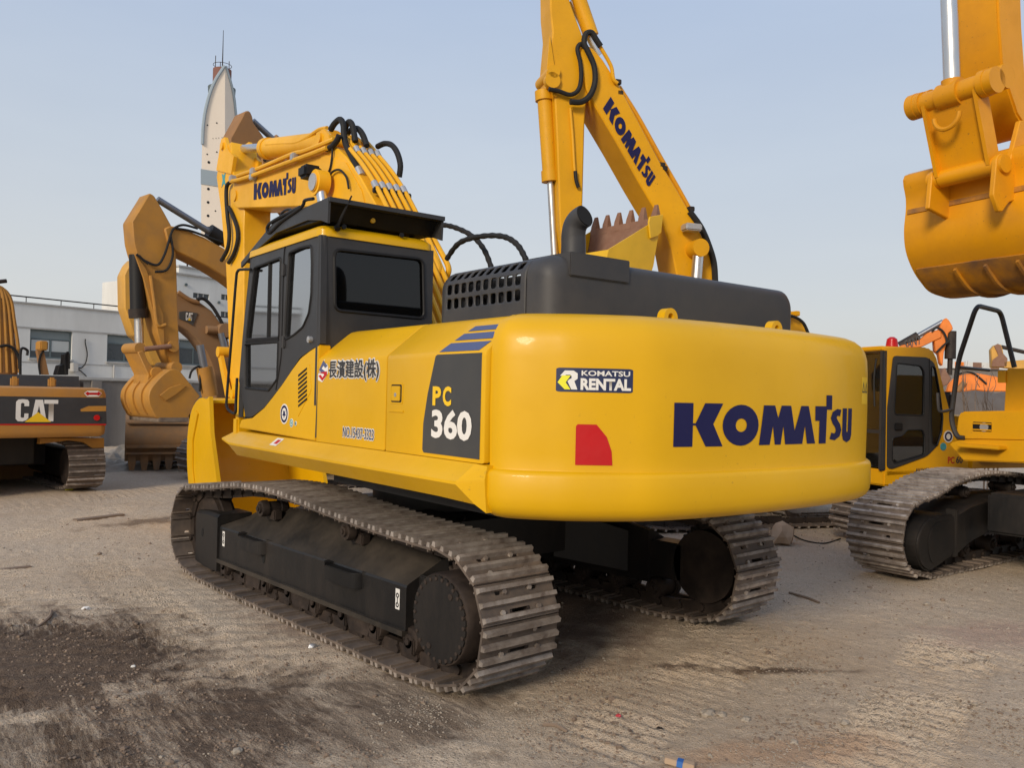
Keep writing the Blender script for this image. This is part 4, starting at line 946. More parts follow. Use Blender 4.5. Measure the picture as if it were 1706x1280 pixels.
# ===== right-hand machine: tracks in view, handrail, bucket hanging in the air
def excavator_right():
    tr=R(85); ur=R(75.4)
    w=WORLD.pt(1537,972,'z',0); l=Matrix.Rotation(tr,4,'Z')@V((.98,2.02,0)); org=(w.x-l.x,w.y-l.y,0)
    LF=Frame(tr,org); UF=Frame(ur,org); root=mroot(LF,'orange-yellow excavator at the right edge, handrail on its deck, bucket hanging overhead')
    off=ur-tr
    def B(m,n,mat,par=root,**k):
        o=m.build(n,mat,par,**k)
        if par is root: o.rotation_euler=(0,0,off)
        return o
    class _: pass
    for s in (-1,1):
        path=track_path(-2.0,1.98,.45,.41,.47,.46,[(-1.2,.97),(-.3,1.06),(.5,1.1),(1.2,1.03),(1.6,.93)],g0=.3,g1=.25)
        make_track(root,1.29*s+.03,.62,path,44)
        X=lambda a:1.29*s-a
        def ring(y,z0,z1,zt,o=.30): return [(X(o),y,z0),(X(o),y,z1),(X(o-.05),y,z1+.03),(X(-.15),y,zt),(X(-.2),y,zt),(X(-.2),y,z0)]
        m=MB(); m.loft([ring(-1.6,.3,.6,.62),ring(-.9,.38,.74,.78),ring(0,.43,.78,.80),ring(.55,.41,.76,.79),ring(.95,.34,.72,.75),ring(1.3,.22,.64,.66)]); f=m.build('track_frame','frame',root,sharp=35)
        m=MB(); pr=smooth2([(1.25,.66),(1.75,.68),(2.0,.6),(2.12,.42),(2.05,.2),(1.85,.1),(1.6,.15),(1.25,.24)],4); m.prism(pr,X(.30),X(-.1),'x',bev=.02); g=m.build('idler_guard','frame',root,sharp=35)
        m=MB(); pi=smooth2([(1.32,.60),(1.65,.61),(1.82,.56),(1.9,.42),(1.86,.24),(1.75,.17),(1.6,.19),(1.32,.28)],4); m.prism(pi,X(.302),X(.306),'x'); m.build('guard_recess','frame',g)
        m=MB(); m.box(min(X(.2),X(.32)),max(X(.2),X(.32)),1.28,1.34,.2,.72,.01); m.build('guard_flange','frame',g)
        for y in (.7,-.5): roller(root,1.29*s,y,.86,.07,.1,'carrier_roller')
        for y in (-1.3,-.7,0,.7): roller(root,1.29*s,y,.2,.1,.1,'track_roller')
        m=MB(); m.cyl((1.29*s-.06,1.98,.46),(1.29*s+.06,1.98,.46),.34,30); m.build('idler','darkiron',root)
        m=MB(); m.cyl((1.29*s-.12,-2.0,.47),(1.29*s+.12,-2.0,.47),.34,30); m.build('sprocket','darkiron',root)
    # clods of dirt on the guard
    m=MB(); m.box(-.85,.85,-.9,.9,.45,.9,.03)
    for sx in (-1,1):
        for sy in (-1,1): m.loft([[(sx*.6,sy*.2,.45),(sx*.6,sy*.5,.45),(sx*.6,sy*.5,.8),(sx*.6,sy*.2,.8)],[(sx*.985,sy*.2,.5),(sx*.985,sy*.45,.5),(sx*.985,sy*.45,.72),(sx*.985,sy*.2,.72)]])
    m.cyl((0,0,.85),(0,0,1.12),.6,32); m.build('carbody','frame',root)
    # upper
    yF=.3
    P=lambda px,py,y=yF:UF.pt(px,py,'y',y)
    a=P(1592,690); b=P(1586,742); c=P(1606,768); xl=a.x
    prof=[(P(1598,690).x,0)]
    def front(pts,y0,y1,name,mat,bev=.02): 
        m=MB(); q=[(P(x,y).x,P(x,y).z) for x,y in pts]; m.prism(q,y0,y1,'y',bev=bev); return B(m,name,mat,sharp=40)
    xr=-.6
    zt=P(1600,686).z; zb=P(1600,733).z
    dk=front([(1602,686),(1596,692),(1591,728),(1590,733),(1900,740),(1900,680)],yF,-.4,'right_deck','byel',.03)
    front([(1587,738),(1585,742),(1596,754),(1608,768),(1900,778),(1900,734),(1600,734)],yF+.04,-.6,'deck_skirt','byel',.012)
    q1,q2=P(1621,703),P(1652,720); m=MB(); m.prism(rrect(min(q1.x,q2.x),max(q1.x,q2.x),q2.z,q1.z,.012,3),yF-.005,yF+.004,'y'); lv=B(m,'lamp_recess','black',dk)
    m=MB(); 
    z=(q1.z+q2.z)/2; m.box(min(q1.x,q2.x)+.0,max(q1.x,q2.x),yF+.003,yF+.014,z-.045,z-.03); m.box(min(q1.x,q2.x),max(q1.x,q2.x),yF+.003,yF+.014,z+.03,z+.045); B(m,'recess_bar','byel',lv)
    m=MB(); p=P(1640,712); m.cyl((p.x,yF,p.z),(p.x,yF+.01,p.z),.055,16); B(m,'work_lamp','clamp',lv)
    q1,q2=P(1611,739),P(1682,750); m=MB(); m.box(min(q1.x,q2.x),max(q1.x,q2.x),yF+.03,yF+.2,q2.z,q1.z,.01); B(m,'step','byel')
    bx=front([(1642,688),(1646,613),(1900,606),(1900,690)],yF-.35,-.5,'battery_box','byel',.012)
    q1,q2=P(1664,618,yF-.35),P(1677,638,yF-.35); m=MB(); m.prism(rrect(min(q1.x,q2.x),max(q1.x,q2.x),q2.z,q1.z,.01,3),yF-.36,yF-.33,'y'); B(m,'box_latch','byel',bx)
    m=MB(); m.box(-1.5,1.2,-2.9,yF-.3,1.2,1.34,.02); B(m,'revolving_frame','byel')
    m=MB(); m.loft([[(x,y,z) for x,y in rrect(-1.5+e,1.5-e,-3.2+e,-2.2,.35)] for z,e in ((1.15,.1),(1.25,0),(2.2,0),(2.3,.12))]); B(m,'counterweight','byel')
    m=MB(); m.box(-1.5,1.5,-2.2,-.5,1.3,2.3,.06); B(m,'engine_hood','byel')
    m=MB(); m.box(-1.5,-.5,-.3,1.5,1.3,3.1,.08); cb=B(m,'cab','charcoal'); m=MB(); m.prism([(-.1,2.1),(1.35,2.1),(1.25,2.95),(-.1,2.95)],-1.506,-1.49,'x'); B(m,'window_glass','glass',cb)
    # handrail
    rl=[P(x,y,yF-.1) for x,y in ((1600,728),(1592,724),(1585,705),(1586,680),(1597,600),(1612,545),(1626,514),(1632,509))]+[P(x,y,yF-.7) for x,y in ((1662,515),(1669,520),(1675,545),(1690,612))]
    rl=[P(1606,730,yF+.02),P(1594,729,yF+.02),P(1584,700,yF+.02),P(1597,600,yF+.02),P(1627,509,yF+.02),P(1667,519,yF-.75),P(1690,612,yF-.75)]
    m=MB(); m.tube(rounded(rl,.12),.03,10,False); m.tube([P(1598,612,yF+.02),P(1648,617,yF-.75)],.02,8,False); m.tube([P(1562,655,yF+.25),P(1564,682,yF+.25),P(1570,686,yF+.2),P(1588,682,yF+.02)],.018,8); B(m,'handrail','cabgrey')
    # boom (mostly beyond the frame) and hanging arm
    m=MB(); m.prism([(.0,1.6),(.3,1.7),(.35,3.5),(.2,5.2),(.7,6.6),(2.4,7.7),(2.9,7.9),(2.8,8.4),(2.2,8.4),(.2,7.4),(-.6,5.8),(-.4,3.5),(-.2,1.8)],-.28,.28,'x',bev=.02); bm=B(m,'boom','orange')
    x0,x1=.22,-.22
    yz=lambda l,x:UF.yz(l,x)
    # arm outline on its far/right plane (image-left edge) and near plane
    fe=UF.yz([(1590,0),(1592,60),(1598,140),(1622,210),(1640,238)],x0)
    ne=UF.yz([(1676,0),(1678,120),(1679,200),(1676,232)],x1)
    fr_=[(a,b) for a,b in fe]; w_=.37
    rear=[(a-w_*(1 if k<3 else .75 if k==3 else .45),b) for k,(a,b) in enumerate(fe)]
    poly=[(fe[0][0]-.1,fe[0][1]+2.6)]+fr_+rear[::-1]+[(rear[0][0]-.15,fe[0][1]+2.6)]
    m=MB(); m.prism(poly,x1,x0,'x',bev=.02); am=B(m,'arm','orange',sharp=40)
    # cylinder rod
    p=UF.pt(1581,0,'x',0); q=UF.pt(1586,140,'x',0); d=(p-q); m=MB(); m.cyl(q,p+d*.9,.075,22); B(m,'cylinder_rod','chrome'); 
    m=MB(); m.cyl(p+d*.9,p+d*3.2,.13,22); B(m,'bucket_cylinder','orange'); m=MB(); m.cyl(q-d*.06,q+d*.05,.095,20); B(m,'rod_head','orange')
    # link pin
    L=lambda px,py,x=0:UF.pt(px,py,'x',x)
    c0=L(1587,157); xa,xb=.5,-.42
    m=MB(); m.cyl((.30,c0.y,c0.z),(-.36,c0.y,c0.z),.10,24); m.cyl((.36,c0.y,c0.z),(.30,c0.y,c0.z),.118,24);m.cyl((.02+.1,c0.y,c0.z),(-.1,c0.y,c0.z),.125,24); m.cyl((-.36,c0.y,c0.z),(-.30,c0.y,c0.z),.125,24); lk=B(m,'link_pin','orange',sharp=40)
    m=MB(); m.cyl((.44,c0.y,c0.z),(.36,c0.y,c0.z),.125,24); B(m,'pin_boss','orange',lk); m=MB(); m.cyl((-.36,c0.y,c0.z),(-.38,c0.y,c0.z),.09,20); B(m,'pin_cap','orange',lk)
    c1=L(1672,128,-.4) ; c1=V((-.4,c1.y,c1.z))
    for x in (-.42,.34):
        m=MB(); dy=V((c1.y-c0.y,c1.z-c0.z)); n=V((-dy.y,dy.x)).normalized()
        pts=[V((c0.y,c0.z))+n*.11,V((c0.y,c0.z))+dy*.5+n*.06,V((c1.y,c1.z))+n*.11,V((c1.y,c1.z))-n*.11,V((c0.y,c0.z))+dy*.5-n*.06,V((c0.y,c0.z))-n*.11]
        m.prism([(a.x,a.y) for a in pts],x,x+.06,'x',bev=.01); m.cyl((x-.02,c1.y,c1.z),(x+.09,c1.y,c1.z),.115,20); m.cyl((x-.02,c0.y,c0.z),(x+.07,c0.y,c0.z),.12,20); B(m,'side_link','orange')
    # H link down to the bucket
    c2=L(1610,288); m=MB(); 
    u=V((0,c2.y-c0.y,c2.z-c0.z)); 
    m.loft([[(.24,c0.y+.03,c0.z-.08),(.24,c0.y-.05,c0.z-.08),(-.26,c0.y-.05,c0.z-.08),(-.26,c0.y+.03,c0.z-.08)],[(.24,c2.y+.03,c2.z+.05),(.24,c2.y-.05,c2.z+.05),(-.26,c2.y-.05,c2.z+.05),(-.26,c2.y+.03,c2.z+.05)]])
    hl=B(m,'bucket_link','orange')
    m=MB()
    for x in (.24,-.29): m.loft([[(x,c0.y+.09,c0.z-.05),(x,c0.y-.09,c0.z-.05),(x+.035,c0.y-.09,c0.z-.05),(x+.035,c0.y+.09,c0.z-.05)],[(x,c2.y+.09,c2.z),(x,c2.y-.09,c2.z),(x+.035,c2.y-.09,c2.z),(x+.035,c2.y+.09,c2.z)]])
    m.cyl((.26,c2.y,c2.z),(-.28,c2.y,c2.z),.085,20); B(m,'link_web','orange',hl)
    m=MB(); ey=c0+u*.13; rp=[V((.13*math.cos(t),ey.y+.11,ey.z-.10+.13*math.sin(t)-.02)) for t in [PI+PI*k/10 for k in range(11)]]; m.tube(rp,.022,8); B(m,'lifting_ring','orange',hl)
    # bucket: back faces the camera
    XR=.78; XL=-.78
    pl=UF.yz([(1511,292),(1513,330),(1513,350),(1510,385),(1513,418),(1524,448),(1538,470),(1556,488)],XR)
    hinge=pl[0]; last=pl[-1]
    pl=[(hinge[0]-.75,hinge[1]+.12),(hinge[0]-.4,hinge[1]+.08)]+pl+[(last[0]-.35,last[1]-.02),(last[0]-.8,last[1]+.12),(last[0]-1.15,last[1]+.3)]
    m=MB(); sp=smooth2(pl); m.prism(shell(sp,-.05),XL,XR,'x'); bk=B(m,'bucket','orange',sharp=35)
    for x in (XR,XL-.03): m=MB(); m.prism(sp,x,x+.03,'x'); B(m,'side_plate','orange',bk)
    # raised wear band, weld bead and ribs
    def band(i0,i1,x0,x1,h,name='wear_strip'):
        seg=sp[i0:i1]; m=MB(); m.prism(shell(seg,h),x0,x1,'x'); return B(m,name,'worn',bk)
    n=len(sp); i_of=lambda j:j*4
    band(i_of(7),i_of(12),XL+.02,XR-.02,.018); 
    band(i_of(4),i_of(4)+2,XL,XR,.012,'weld_seam')
    for k in range(5):
        x=XR-.14-k*.32; 
        if k: band(i_of(7)+1,i_of(12),x-.01,x+.02,.05,'wear_rib')
    # ears
    for x in (.30,-.36):
        e=V((c2.y,c2.z)); pts=[(e.x+.1*math.cos(t),e.y+.1*math.sin(t)) for t in [PI*k/8-.2 for k in range(9)]]
        tip=UF.pt(1586 if x>0 else 1668,366 if x>0 else 352,'x',x); 
        pts=pts+[(e.x-.35,e.y+.25),(e.x-.45,e.y-.2),(tip.y-.12,tip.z+.1),(tip.y-.02,tip.z),(tip.y+.03,tip.z),(e.x+.13,e.y-.3)] if x>0 else pts+[(e.x-.25,e.y+.45),(e.x-.55,e.y+.5),(e.x-.62,e.y+.3),(e.x-.5,e.y-.2),(tip.y-.12,tip.z+.1),(tip.y-.02,tip.z),(tip.y+.03,tip.z),(e.x+.13,e.y-.3)]
        m=MB(); m.prism(pts,x,x+.05,'x',bev=.008,seg=1); ea=B(m,'bucket_ear','orange',bk)
        m=MB(); m.cyl((x-.03,e.x,e.y),(x+.08,e.x,e.y),.085,18); B(m,'ear_boss','orange',ea)
    return root
# ===== small excavator with the door side of its cab in view
def excavator_small():
    fr=Frame.anchored(R(69),1478,11.3,(-.95,1.25)); root=mroot(fr,'small ochre-yellow excavator whose dark-framed cab door shows behind the big counterweight')
    XL=-.95; Z=sc(.25,1360,480); yz=lambda l,x=XL:fr.yz(Z(l),x)
    W=.95
    out=[(455,400),(720,395),(775,420),(800,470),(850,680),(880,790),(905,900),(930,1000),(1010,1140),(1010,1215),(470,1250),(465,800)]
    door_c=(0,0)
    # side: yellow shell with the door opening, door leaf in dark paint
    o=yz(out); door=roundpoly(yz([(510,452),(730,462),(780,500),(828,760),(836,920),(800,1050),(730,1120),(500,1205),(468,1200),(470,800)]),.05)
    door_c=(sum(a for a,b in door)/len(door),sum(b for a,b in door)/len(door))
    m=MB(); m.prism(o,XL,XL+.05,'x',holes=[roundpoly([(a*.92+door_c[0]*.08,b*.92+door_c[1]*.08) for a,b in door],.0001,1)]); c=m.build('cab','byel',root,sharp=30)
    w1=roundpoly(yz([(530,500),(690,520),(712,560),(708,850),(520,845),(512,820)]),.04); w2=roundpoly(yz([(500,1000),(565,985),(600,945),(700,945),(715,985),(712,1110),(510,1170),(498,1140)]),.03); w3=roundpoly(yz([(760,520),(785,530),(815,700),(835,860),(828,960),(795,1055),(765,1035),(758,900)]),.03)
    m=MB(); m.prism(door,XL-.02,XL-.001,'x',holes=[w1,w2,w3]); d=m.build('cab_door','cabgrey',c,sharp=30)
    for w in (w1,w2,w3):
        m=MB(); m.prism(w,XL-.009,XL-.004,'x'); m.build('window_glass','clearglass',d)
        pts=[V((XL-.02,a,b)) for a,b in w]; pts.append(pts[0]); m=MB(); m.tube(pts,.009,6,False,False); m.build('window_seal','black',d)
    m=MB(); q=yz([(745,470),(748,700),(742,1100)]); m.tube([(XL-.022,a,b) for a,b in q],.006,6); m.build('door_seam','black',d)
    q=fr.pt(*Z([(545,925)])[0],'x',XL-.02); m=MB(); m.box(XL-.04,XL-.02,q.y-.07,q.y+.07,q.z-.05,q.z+.05,.01); m.build('door_handle','black',d)
    # front: windscreen + posts, roof, other walls
    z1=o[0][1]; zb=o[-2][1]; yf=o[0][0]; yfb=o[-1][0]; yb=o[5][0]
    m=MB(); m.prism([(XL+.06,zb+.1),(XL+W-.0,zb+.1),(XL+W,z1-.08),(XL+.06,z1-.08)],yf-.03,yf-.022,'y'); m.build('windscreen','clearglass',c)
    m=MB(); m.box(XL,XL+.07,yf-.06,yf+.02,zb+.06,z1-.02,.015); m.box(XL+W-.05,XL+W+.02,yf-.06,yf+.02,zb+.06,z1-.02,.015); m.box(XL+.07,XL+W-.05,yf-.05,yf+.01,1.45,1.5); m.build('windscreen_frame','cabgrey',c)
    m=MB(); m.prism([(XL-.0,z1-.03),(XL+W,z1-.03),(XL+W-.03,z1+.03),(XL+.03,z1+.03)],yf+.02,fr.yz(Z([(770,420)]),XL)[0][0],'y',bev=.012); m.build('cab_roof','byel',c)
    m=MB(); m.prism([(a,b) for a,b in o[:6]]+[(yb,1.3),(yf,1.3)],XL+W-.03,XL+W,'x',holes=[[(yf-.25,2.0),(yf-.95,2.0),(yf-.85,2.5),(yf-.25,2.5)]]); m.build('cab_shell','charcoal',c)
    m=MB(); q=fr.yz(Z([(470,1212),(470,1262)]),XL); m.box(XL-.0,XL+1.9,q[1][0]-1.5,q[1][0]+.05,q[1][1]-.12,q[0][1]-.0,.02); m.box(XL+W+.02,XL+1.9,-1.2,.6,1.0,1.7,.05); m.build('deck','byel',root)
    m=MB(); m.box(XL,XL+1.9,-1.9,-.35,.95,1.7,.15); m.build('counterweight','byel',root)
    # interior
    m=MB(); m.box(XL+.055,XL+W-.035,yb+.03,yf-.1,1.02,1.10); m.box(XL+.055,XL+W-.035,yb+.03,yb+.07,1.10,2.0); m.build('cab_lining','charcoal',c)
    m=MB(); m.box(XL+.2,XL+.65,-.1,.35,1.2,1.5,.04); m.box(XL+.2,XL+.65,-.2,-.1,1.4,2.05,.04); m.build('seat','seat',c)
    m=MB(); q=fr.pt(*Z([(395,620)])[0],'x',XL+.5); 
    m.tube([fr.pt(*Z([(400,470)])[0],'y',yf+.03),fr.pt(*Z([(385,600)])[0],'y',yf+.04),fr.pt(*Z([(388,790)])[0],'y',yf+.03)],.012,6); m.build('wiper','black',c)
    q=fr.pt(1486,572,'x',-.6); m=MB(); m.loft([[(-.6+a*.09,q.y+b*.09,z1+.03) for a,b in circ(0,0,1,12)],[(-.6+a*.07,q.y+b*.07,z1+.16) for a,b in circ(0,0,1,12)],[(-.6+a*.03,q.y+b*.03,z1+.19) for a,b in circ(0,0,1,12)]]); m.build('warning_beacon','red',c)
    # lettering and stickers
    sm=lambda u,v:((XL,-u,v),(-1,0,0))
    def word(t,mat,px,bold=.03):
        (x0,y0),(x1,y1)=Z(px); a=fr.pt(x0,y0,'x',XL);b=fr.pt(x1,y1,'x',XL)
        sheet('lettering',mat,c,sm,font=font_mesh(t,bold),box=(-a.y,-b.y,min(a.z,b.z),max(a.z,b.z)),off=.003)
    word('PC','red',[(875,1172),(920,1125)]); word('60','blackdec',[(930,1170),(975,1122)]); word('AVANCE','blackdec',[(660,1228),(750,1200)],.04)
    for px,py,r,mt in ((878,990,.085,'navy'),(845,1058,.055,'teal')):
        q=fr.pt(*Z([(px,py)])[0],'x',XL); m=MB(); m.prism(circ(q.y,q.z,r,22),XL-.006,XL-.001,'x'); s=m.build('round_sticker','white' if mt=='navy' else 'teal',c)
        m=MB(); m.prism(circ(q.y,q.z,r*.8,22),XL-.009,XL-.0055,'x',holes=[circ(q.y,q.z,r*.5,16)]); m.build('sticker_ring',mt,s)
    for s_ in (-1,1):
        make_track(root,.72*s_,.45,track_path(-1.3,1.5,.29,.29,.31,.31,[(-.7,.64),(.2,.66),(1.1,.64)],g0=.25,g1=.2),30,nb=3,gh=.02)
    bm=plate(fr,root,'boom','byel',[(1200,600),(1240,560),(1275,534),(1302,525),(1326,526),(1342,537),(1354,562),(1400,640),(1440,720),(1400,735),(1340,650),(1300,600),(1260,600),(1210,640)],.08,.28,.015)
    tubep(fr,root,'hose','rubber',[(1300,529),(1320,527),(1338,538),(1348,560)],-.16,.022)
    for px,py in ((1308,525),(1322,525)): q=fr.pt(px,py,'x',0); m=MB(); m.box(-.1,.1,q.y-.04,q.y+.04,q.z-.02,q.z+.05,.01); m.build('pipe_clamp','byel',bm)
    plate(fr,root,'arm','byel',[(1190,590),(1215,585),(1235,620),(1225,760),(1200,760),(1188,640)],-.09,.11,.01)
    m=MB(); m.box(-.6,.6,-.6,.6,.3,.98,.05); m.build('carbody','frame',root)
    return root
# ===== left: rear of a black-banded machine
def excavator_left():
    fr=Frame.anchored(R(2.5),178,14.6,(1.42,-2.5)); root=mroot(fr,'ochre excavator at the left edge, black band with white letters on its rear')
    y=-2.5; P=lambda px,py,yy=y:fr.pt(px,py,'y',yy)
    x1=P(178,700).x; x0=x1-2.84; zt=P(100,645).z; zb=P(100,729).z
    def ringz(z,e,ye=0): return [(a,b,z) for a,b in rrect(x0+e,x1-e,y+e*.6,y+1.0,.1,4)]
    m=MB(); m.loft([ringz(zb,.06),ringz(zb+.04,.01),ringz(zb+.1,0),ringz(zt-.12,0),ringz(zt-.03,.03),ringz(zt,.12)]); cw=m.build('counterweight','brownyel',root,sharp=40)
    fm=lambda u,v:((u,y,v),(0,-1,0))
    def dec(name,mat,pts,off,par=cw):
        q=[(P(*a).x,P(*a).z) for a in pts]; xs=[a for a,_ in q]; zs=[b for _,b in q]; a0,a1,b0,b1=min(xs),max(xs),min(zs),max(zs)
        return sheet(name,mat,par,fm,polys=[[[((a-a0)/(a1-a0),(b-b0)/(b1-b0)) for a,b in q]]],box=(a0,a1,b0,b1),off=off)
    Z=sc(.3125,0,440)
    band=dec('black_band','blackdec',Z([(-300,700),(565,714),(568,856),(-300,856)]),.004)
    dec('red_line','red',Z([(-300,853),(565,853),(565,860),(-300,860)]),.006)
    g,W=cat_glyphs(); a=P(*Z([(82,840)])[0]); b=P(*Z([(310,725)])[0])
    sheet('lettering','white',band,fm,polys=g,box=(a.x,b.x,a.z,b.z),off=.007)
    dec('yellow_triangle','yellet',Z([(130,843),(272,843),(203,790)]),.0095,band)
    dec('orange_strip','ochre',Z([(428,775),(470,758),(565,757),(565,785),(430,787)]),.007,band)
    q=P(*Z([(515,820)])[0]); m=MB(); m.cyl((q.x,y-.008,q.z),(q.x,y-.02,q.z),.05,16); m.build('rear_lamp','red',cw)
    wd=dec('warning_label','white',Z([(447,690),(465,676),(520,676),(543,690),(525,708),(465,708)]),.006); dec('label_mark','red',Z([(452,690),(468,680),(472,686),(520,686),(522,680),(540,691),(522,703),(518,698),(472,697),(467,703)]),.009,wd)
    for px in (77,277):
        q=P(*Z([(px,630)])[0],y+.35); m=MB(); m.box(q.x-.06,q.x+.06,y+.3,y+.4,zt-.02,zt+.16,.03); m.build('lifting_eye','ochre',cw)
    a=fr.pt(*Z([(415,640)])[0],'y',y+1.0); b=fr.pt(*Z([(410,600)])[0],'y',y+1.0)
    m=MB(); m.box(x0+.2,a.x,y+.6,y+2.2,zt-.3,b.z,.08); m.build('engine_hood','slatehood',root)
    # lower skirt at right, tracks
    m=MB(); m.box(x0+.1,x1-.06,y+.95,y+4.0,zb-.05,zt-.1,.03); m.build('upper_body','ochre',root)
    m=MB(); q=[(P(*a,y+.4).x,P(*a,y+.4).z) for a in Z([(210,928),(550,928),(550,1060),(540,1075),(500,990),(440,950),(360,940),(205,960)])]; m.prism(q,y+.35,y+.5,'y'); m.build('skirt_plate','ochre',root)
    m=MB(); m.box(x0+.5,x1-.9,y+.9,y+1.3,zb-.5,zb+.02); m.box(-.9,.9,-.9,.9,.4,zb+.05); m.build('carbody','frame',root)
    tx=(fr.pt(103,790,'y',-1.9).x+fr.pt(163,790,'y',-1.9).x)/2; w=abs(fr.pt(163,790,'y',-1.9).x-fr.pt(103,790,'y',-1.9).x)
    for s in (tx,tx-2.3):
        path=track_path(-1.9,1.9,.42,.42,.44,.44,[(-.9,.92),(0,.94),(.9,.92)],g0=.3,g1=.3); make_track(root,s,w,path,40,nb=2)
        m=MB(); m.box(s-.2,s+.2,-1.7,1.7,.2,.7,.03); m.build('track_frame','frame',root)
        m=MB(); m.cyl((s-.25,-1.9,.44),(s+.05,-1.9,.44),.32,24); m.build('sprocket','darkiron',root)
    # boom going forward, seen from behind
    B=lambda pts,x0_,x1_,name,mat='brownpaint':None
    yy=1.0
    q=lambda l,Y:[(fr.pt(*a,'y',Y).x,fr.pt(*a,'y',Y).z) for a in Z(l)]
    m=MB(); m.loft([[(x,yy,z) for x,z in q([(-120,600),(95,600),(90,480),(60,250),(30,150),(-40,110),(-120,140)],yy)],[(x,yy+2.2,z) for x,z in q([(-120,600),(95,600),(90,480),(60,250),(30,150),(-40,110),(-120,140)],yy)]]); bm=m.build('boom','brownpaint',root,sharp=30)
    for k,l in enumerate(([(5,580),(0,350),(-5,180)],[(40,580),(30,350),(20,200),(5,130),(-20,120)],[(75,580),(60,380),(45,230),(20,140),(-10,122)],[(105,580),(95,430),(75,300),(60,200),(35,150),(0,125)])):
        m=MB(); m.tube([fr.pt(*a,'y',yy-.1) for a in Z(l)],.035,8); m.build('oil_pipe','ochre',bm)
    m=MB(); m.tube([fr.pt(*a,'y',yy-.2) for a in Z([(0,440),(40,435),(75,455),(100,500),(105,560)])],.03,8); m.build('hose','rubber',root)
    m=MB(); m.tube([fr.pt(*a,'y',yy-.2) for a in Z([(-10,95),(15,92),(35,90)])],.04,8); m.build('pipe_end','darkiron',root)
    m=MB(); a,b=fr.pt(*Z([(108,590)])[0],'y',.2),fr.pt(*Z([(145,460)])[0],'y',.2); m.tube([a,V((a.x,.2,b.z)),V((b.x,.2,b.z)),b-V((0,0,.1))],.025,8); m.build('mirror_frame','black',root)
    # box on a post, exhaust, black seat-like parts on the deck
    a,b=fr.pt(*Z([(207,460)])[0],'y',0),fr.pt(*Z([(250,412)])[0],'y',0); m=MB(); m.box(a.x,b.x,-.1,.25,a.z,b.z,.02); bx=m.build('lamp_box','ochre',root)
    c=fr.pt(*Z([(225,590)])[0],'y',0); d=fr.pt(*Z([(262,590)])[0],'y',0); m=MB(); m.prism([(c.x+.0,c.z),(d.x,c.z),(b.x-.05,a.z),(b.x-.16,a.z)],0,.15,'y'); m.build('lamp_post','brownpaint',bx)
    m=MB(); m.tube([fr.pt(*p,'y',0) for p in Z([(215,590),(208,540),(215,490),(232,462)])],.02,6); m.build('hose','rubber',root)
    for l in ([(305,592),(320,540),(345,535),(350,480),(365,475),(365,592)],):
        m=MB(); qq=q(l,0); m.prism(qq,0,.3,'y',bev=.01); m.build('seat_back','black',root)
    m=MB(); m.tube([fr.pt(*p,'y',-.1) for p in Z([(352,590),(345,500),(352,478),(366,478),(368,560)])],.02,6); m.build('guard_rail','black',root)
    return root
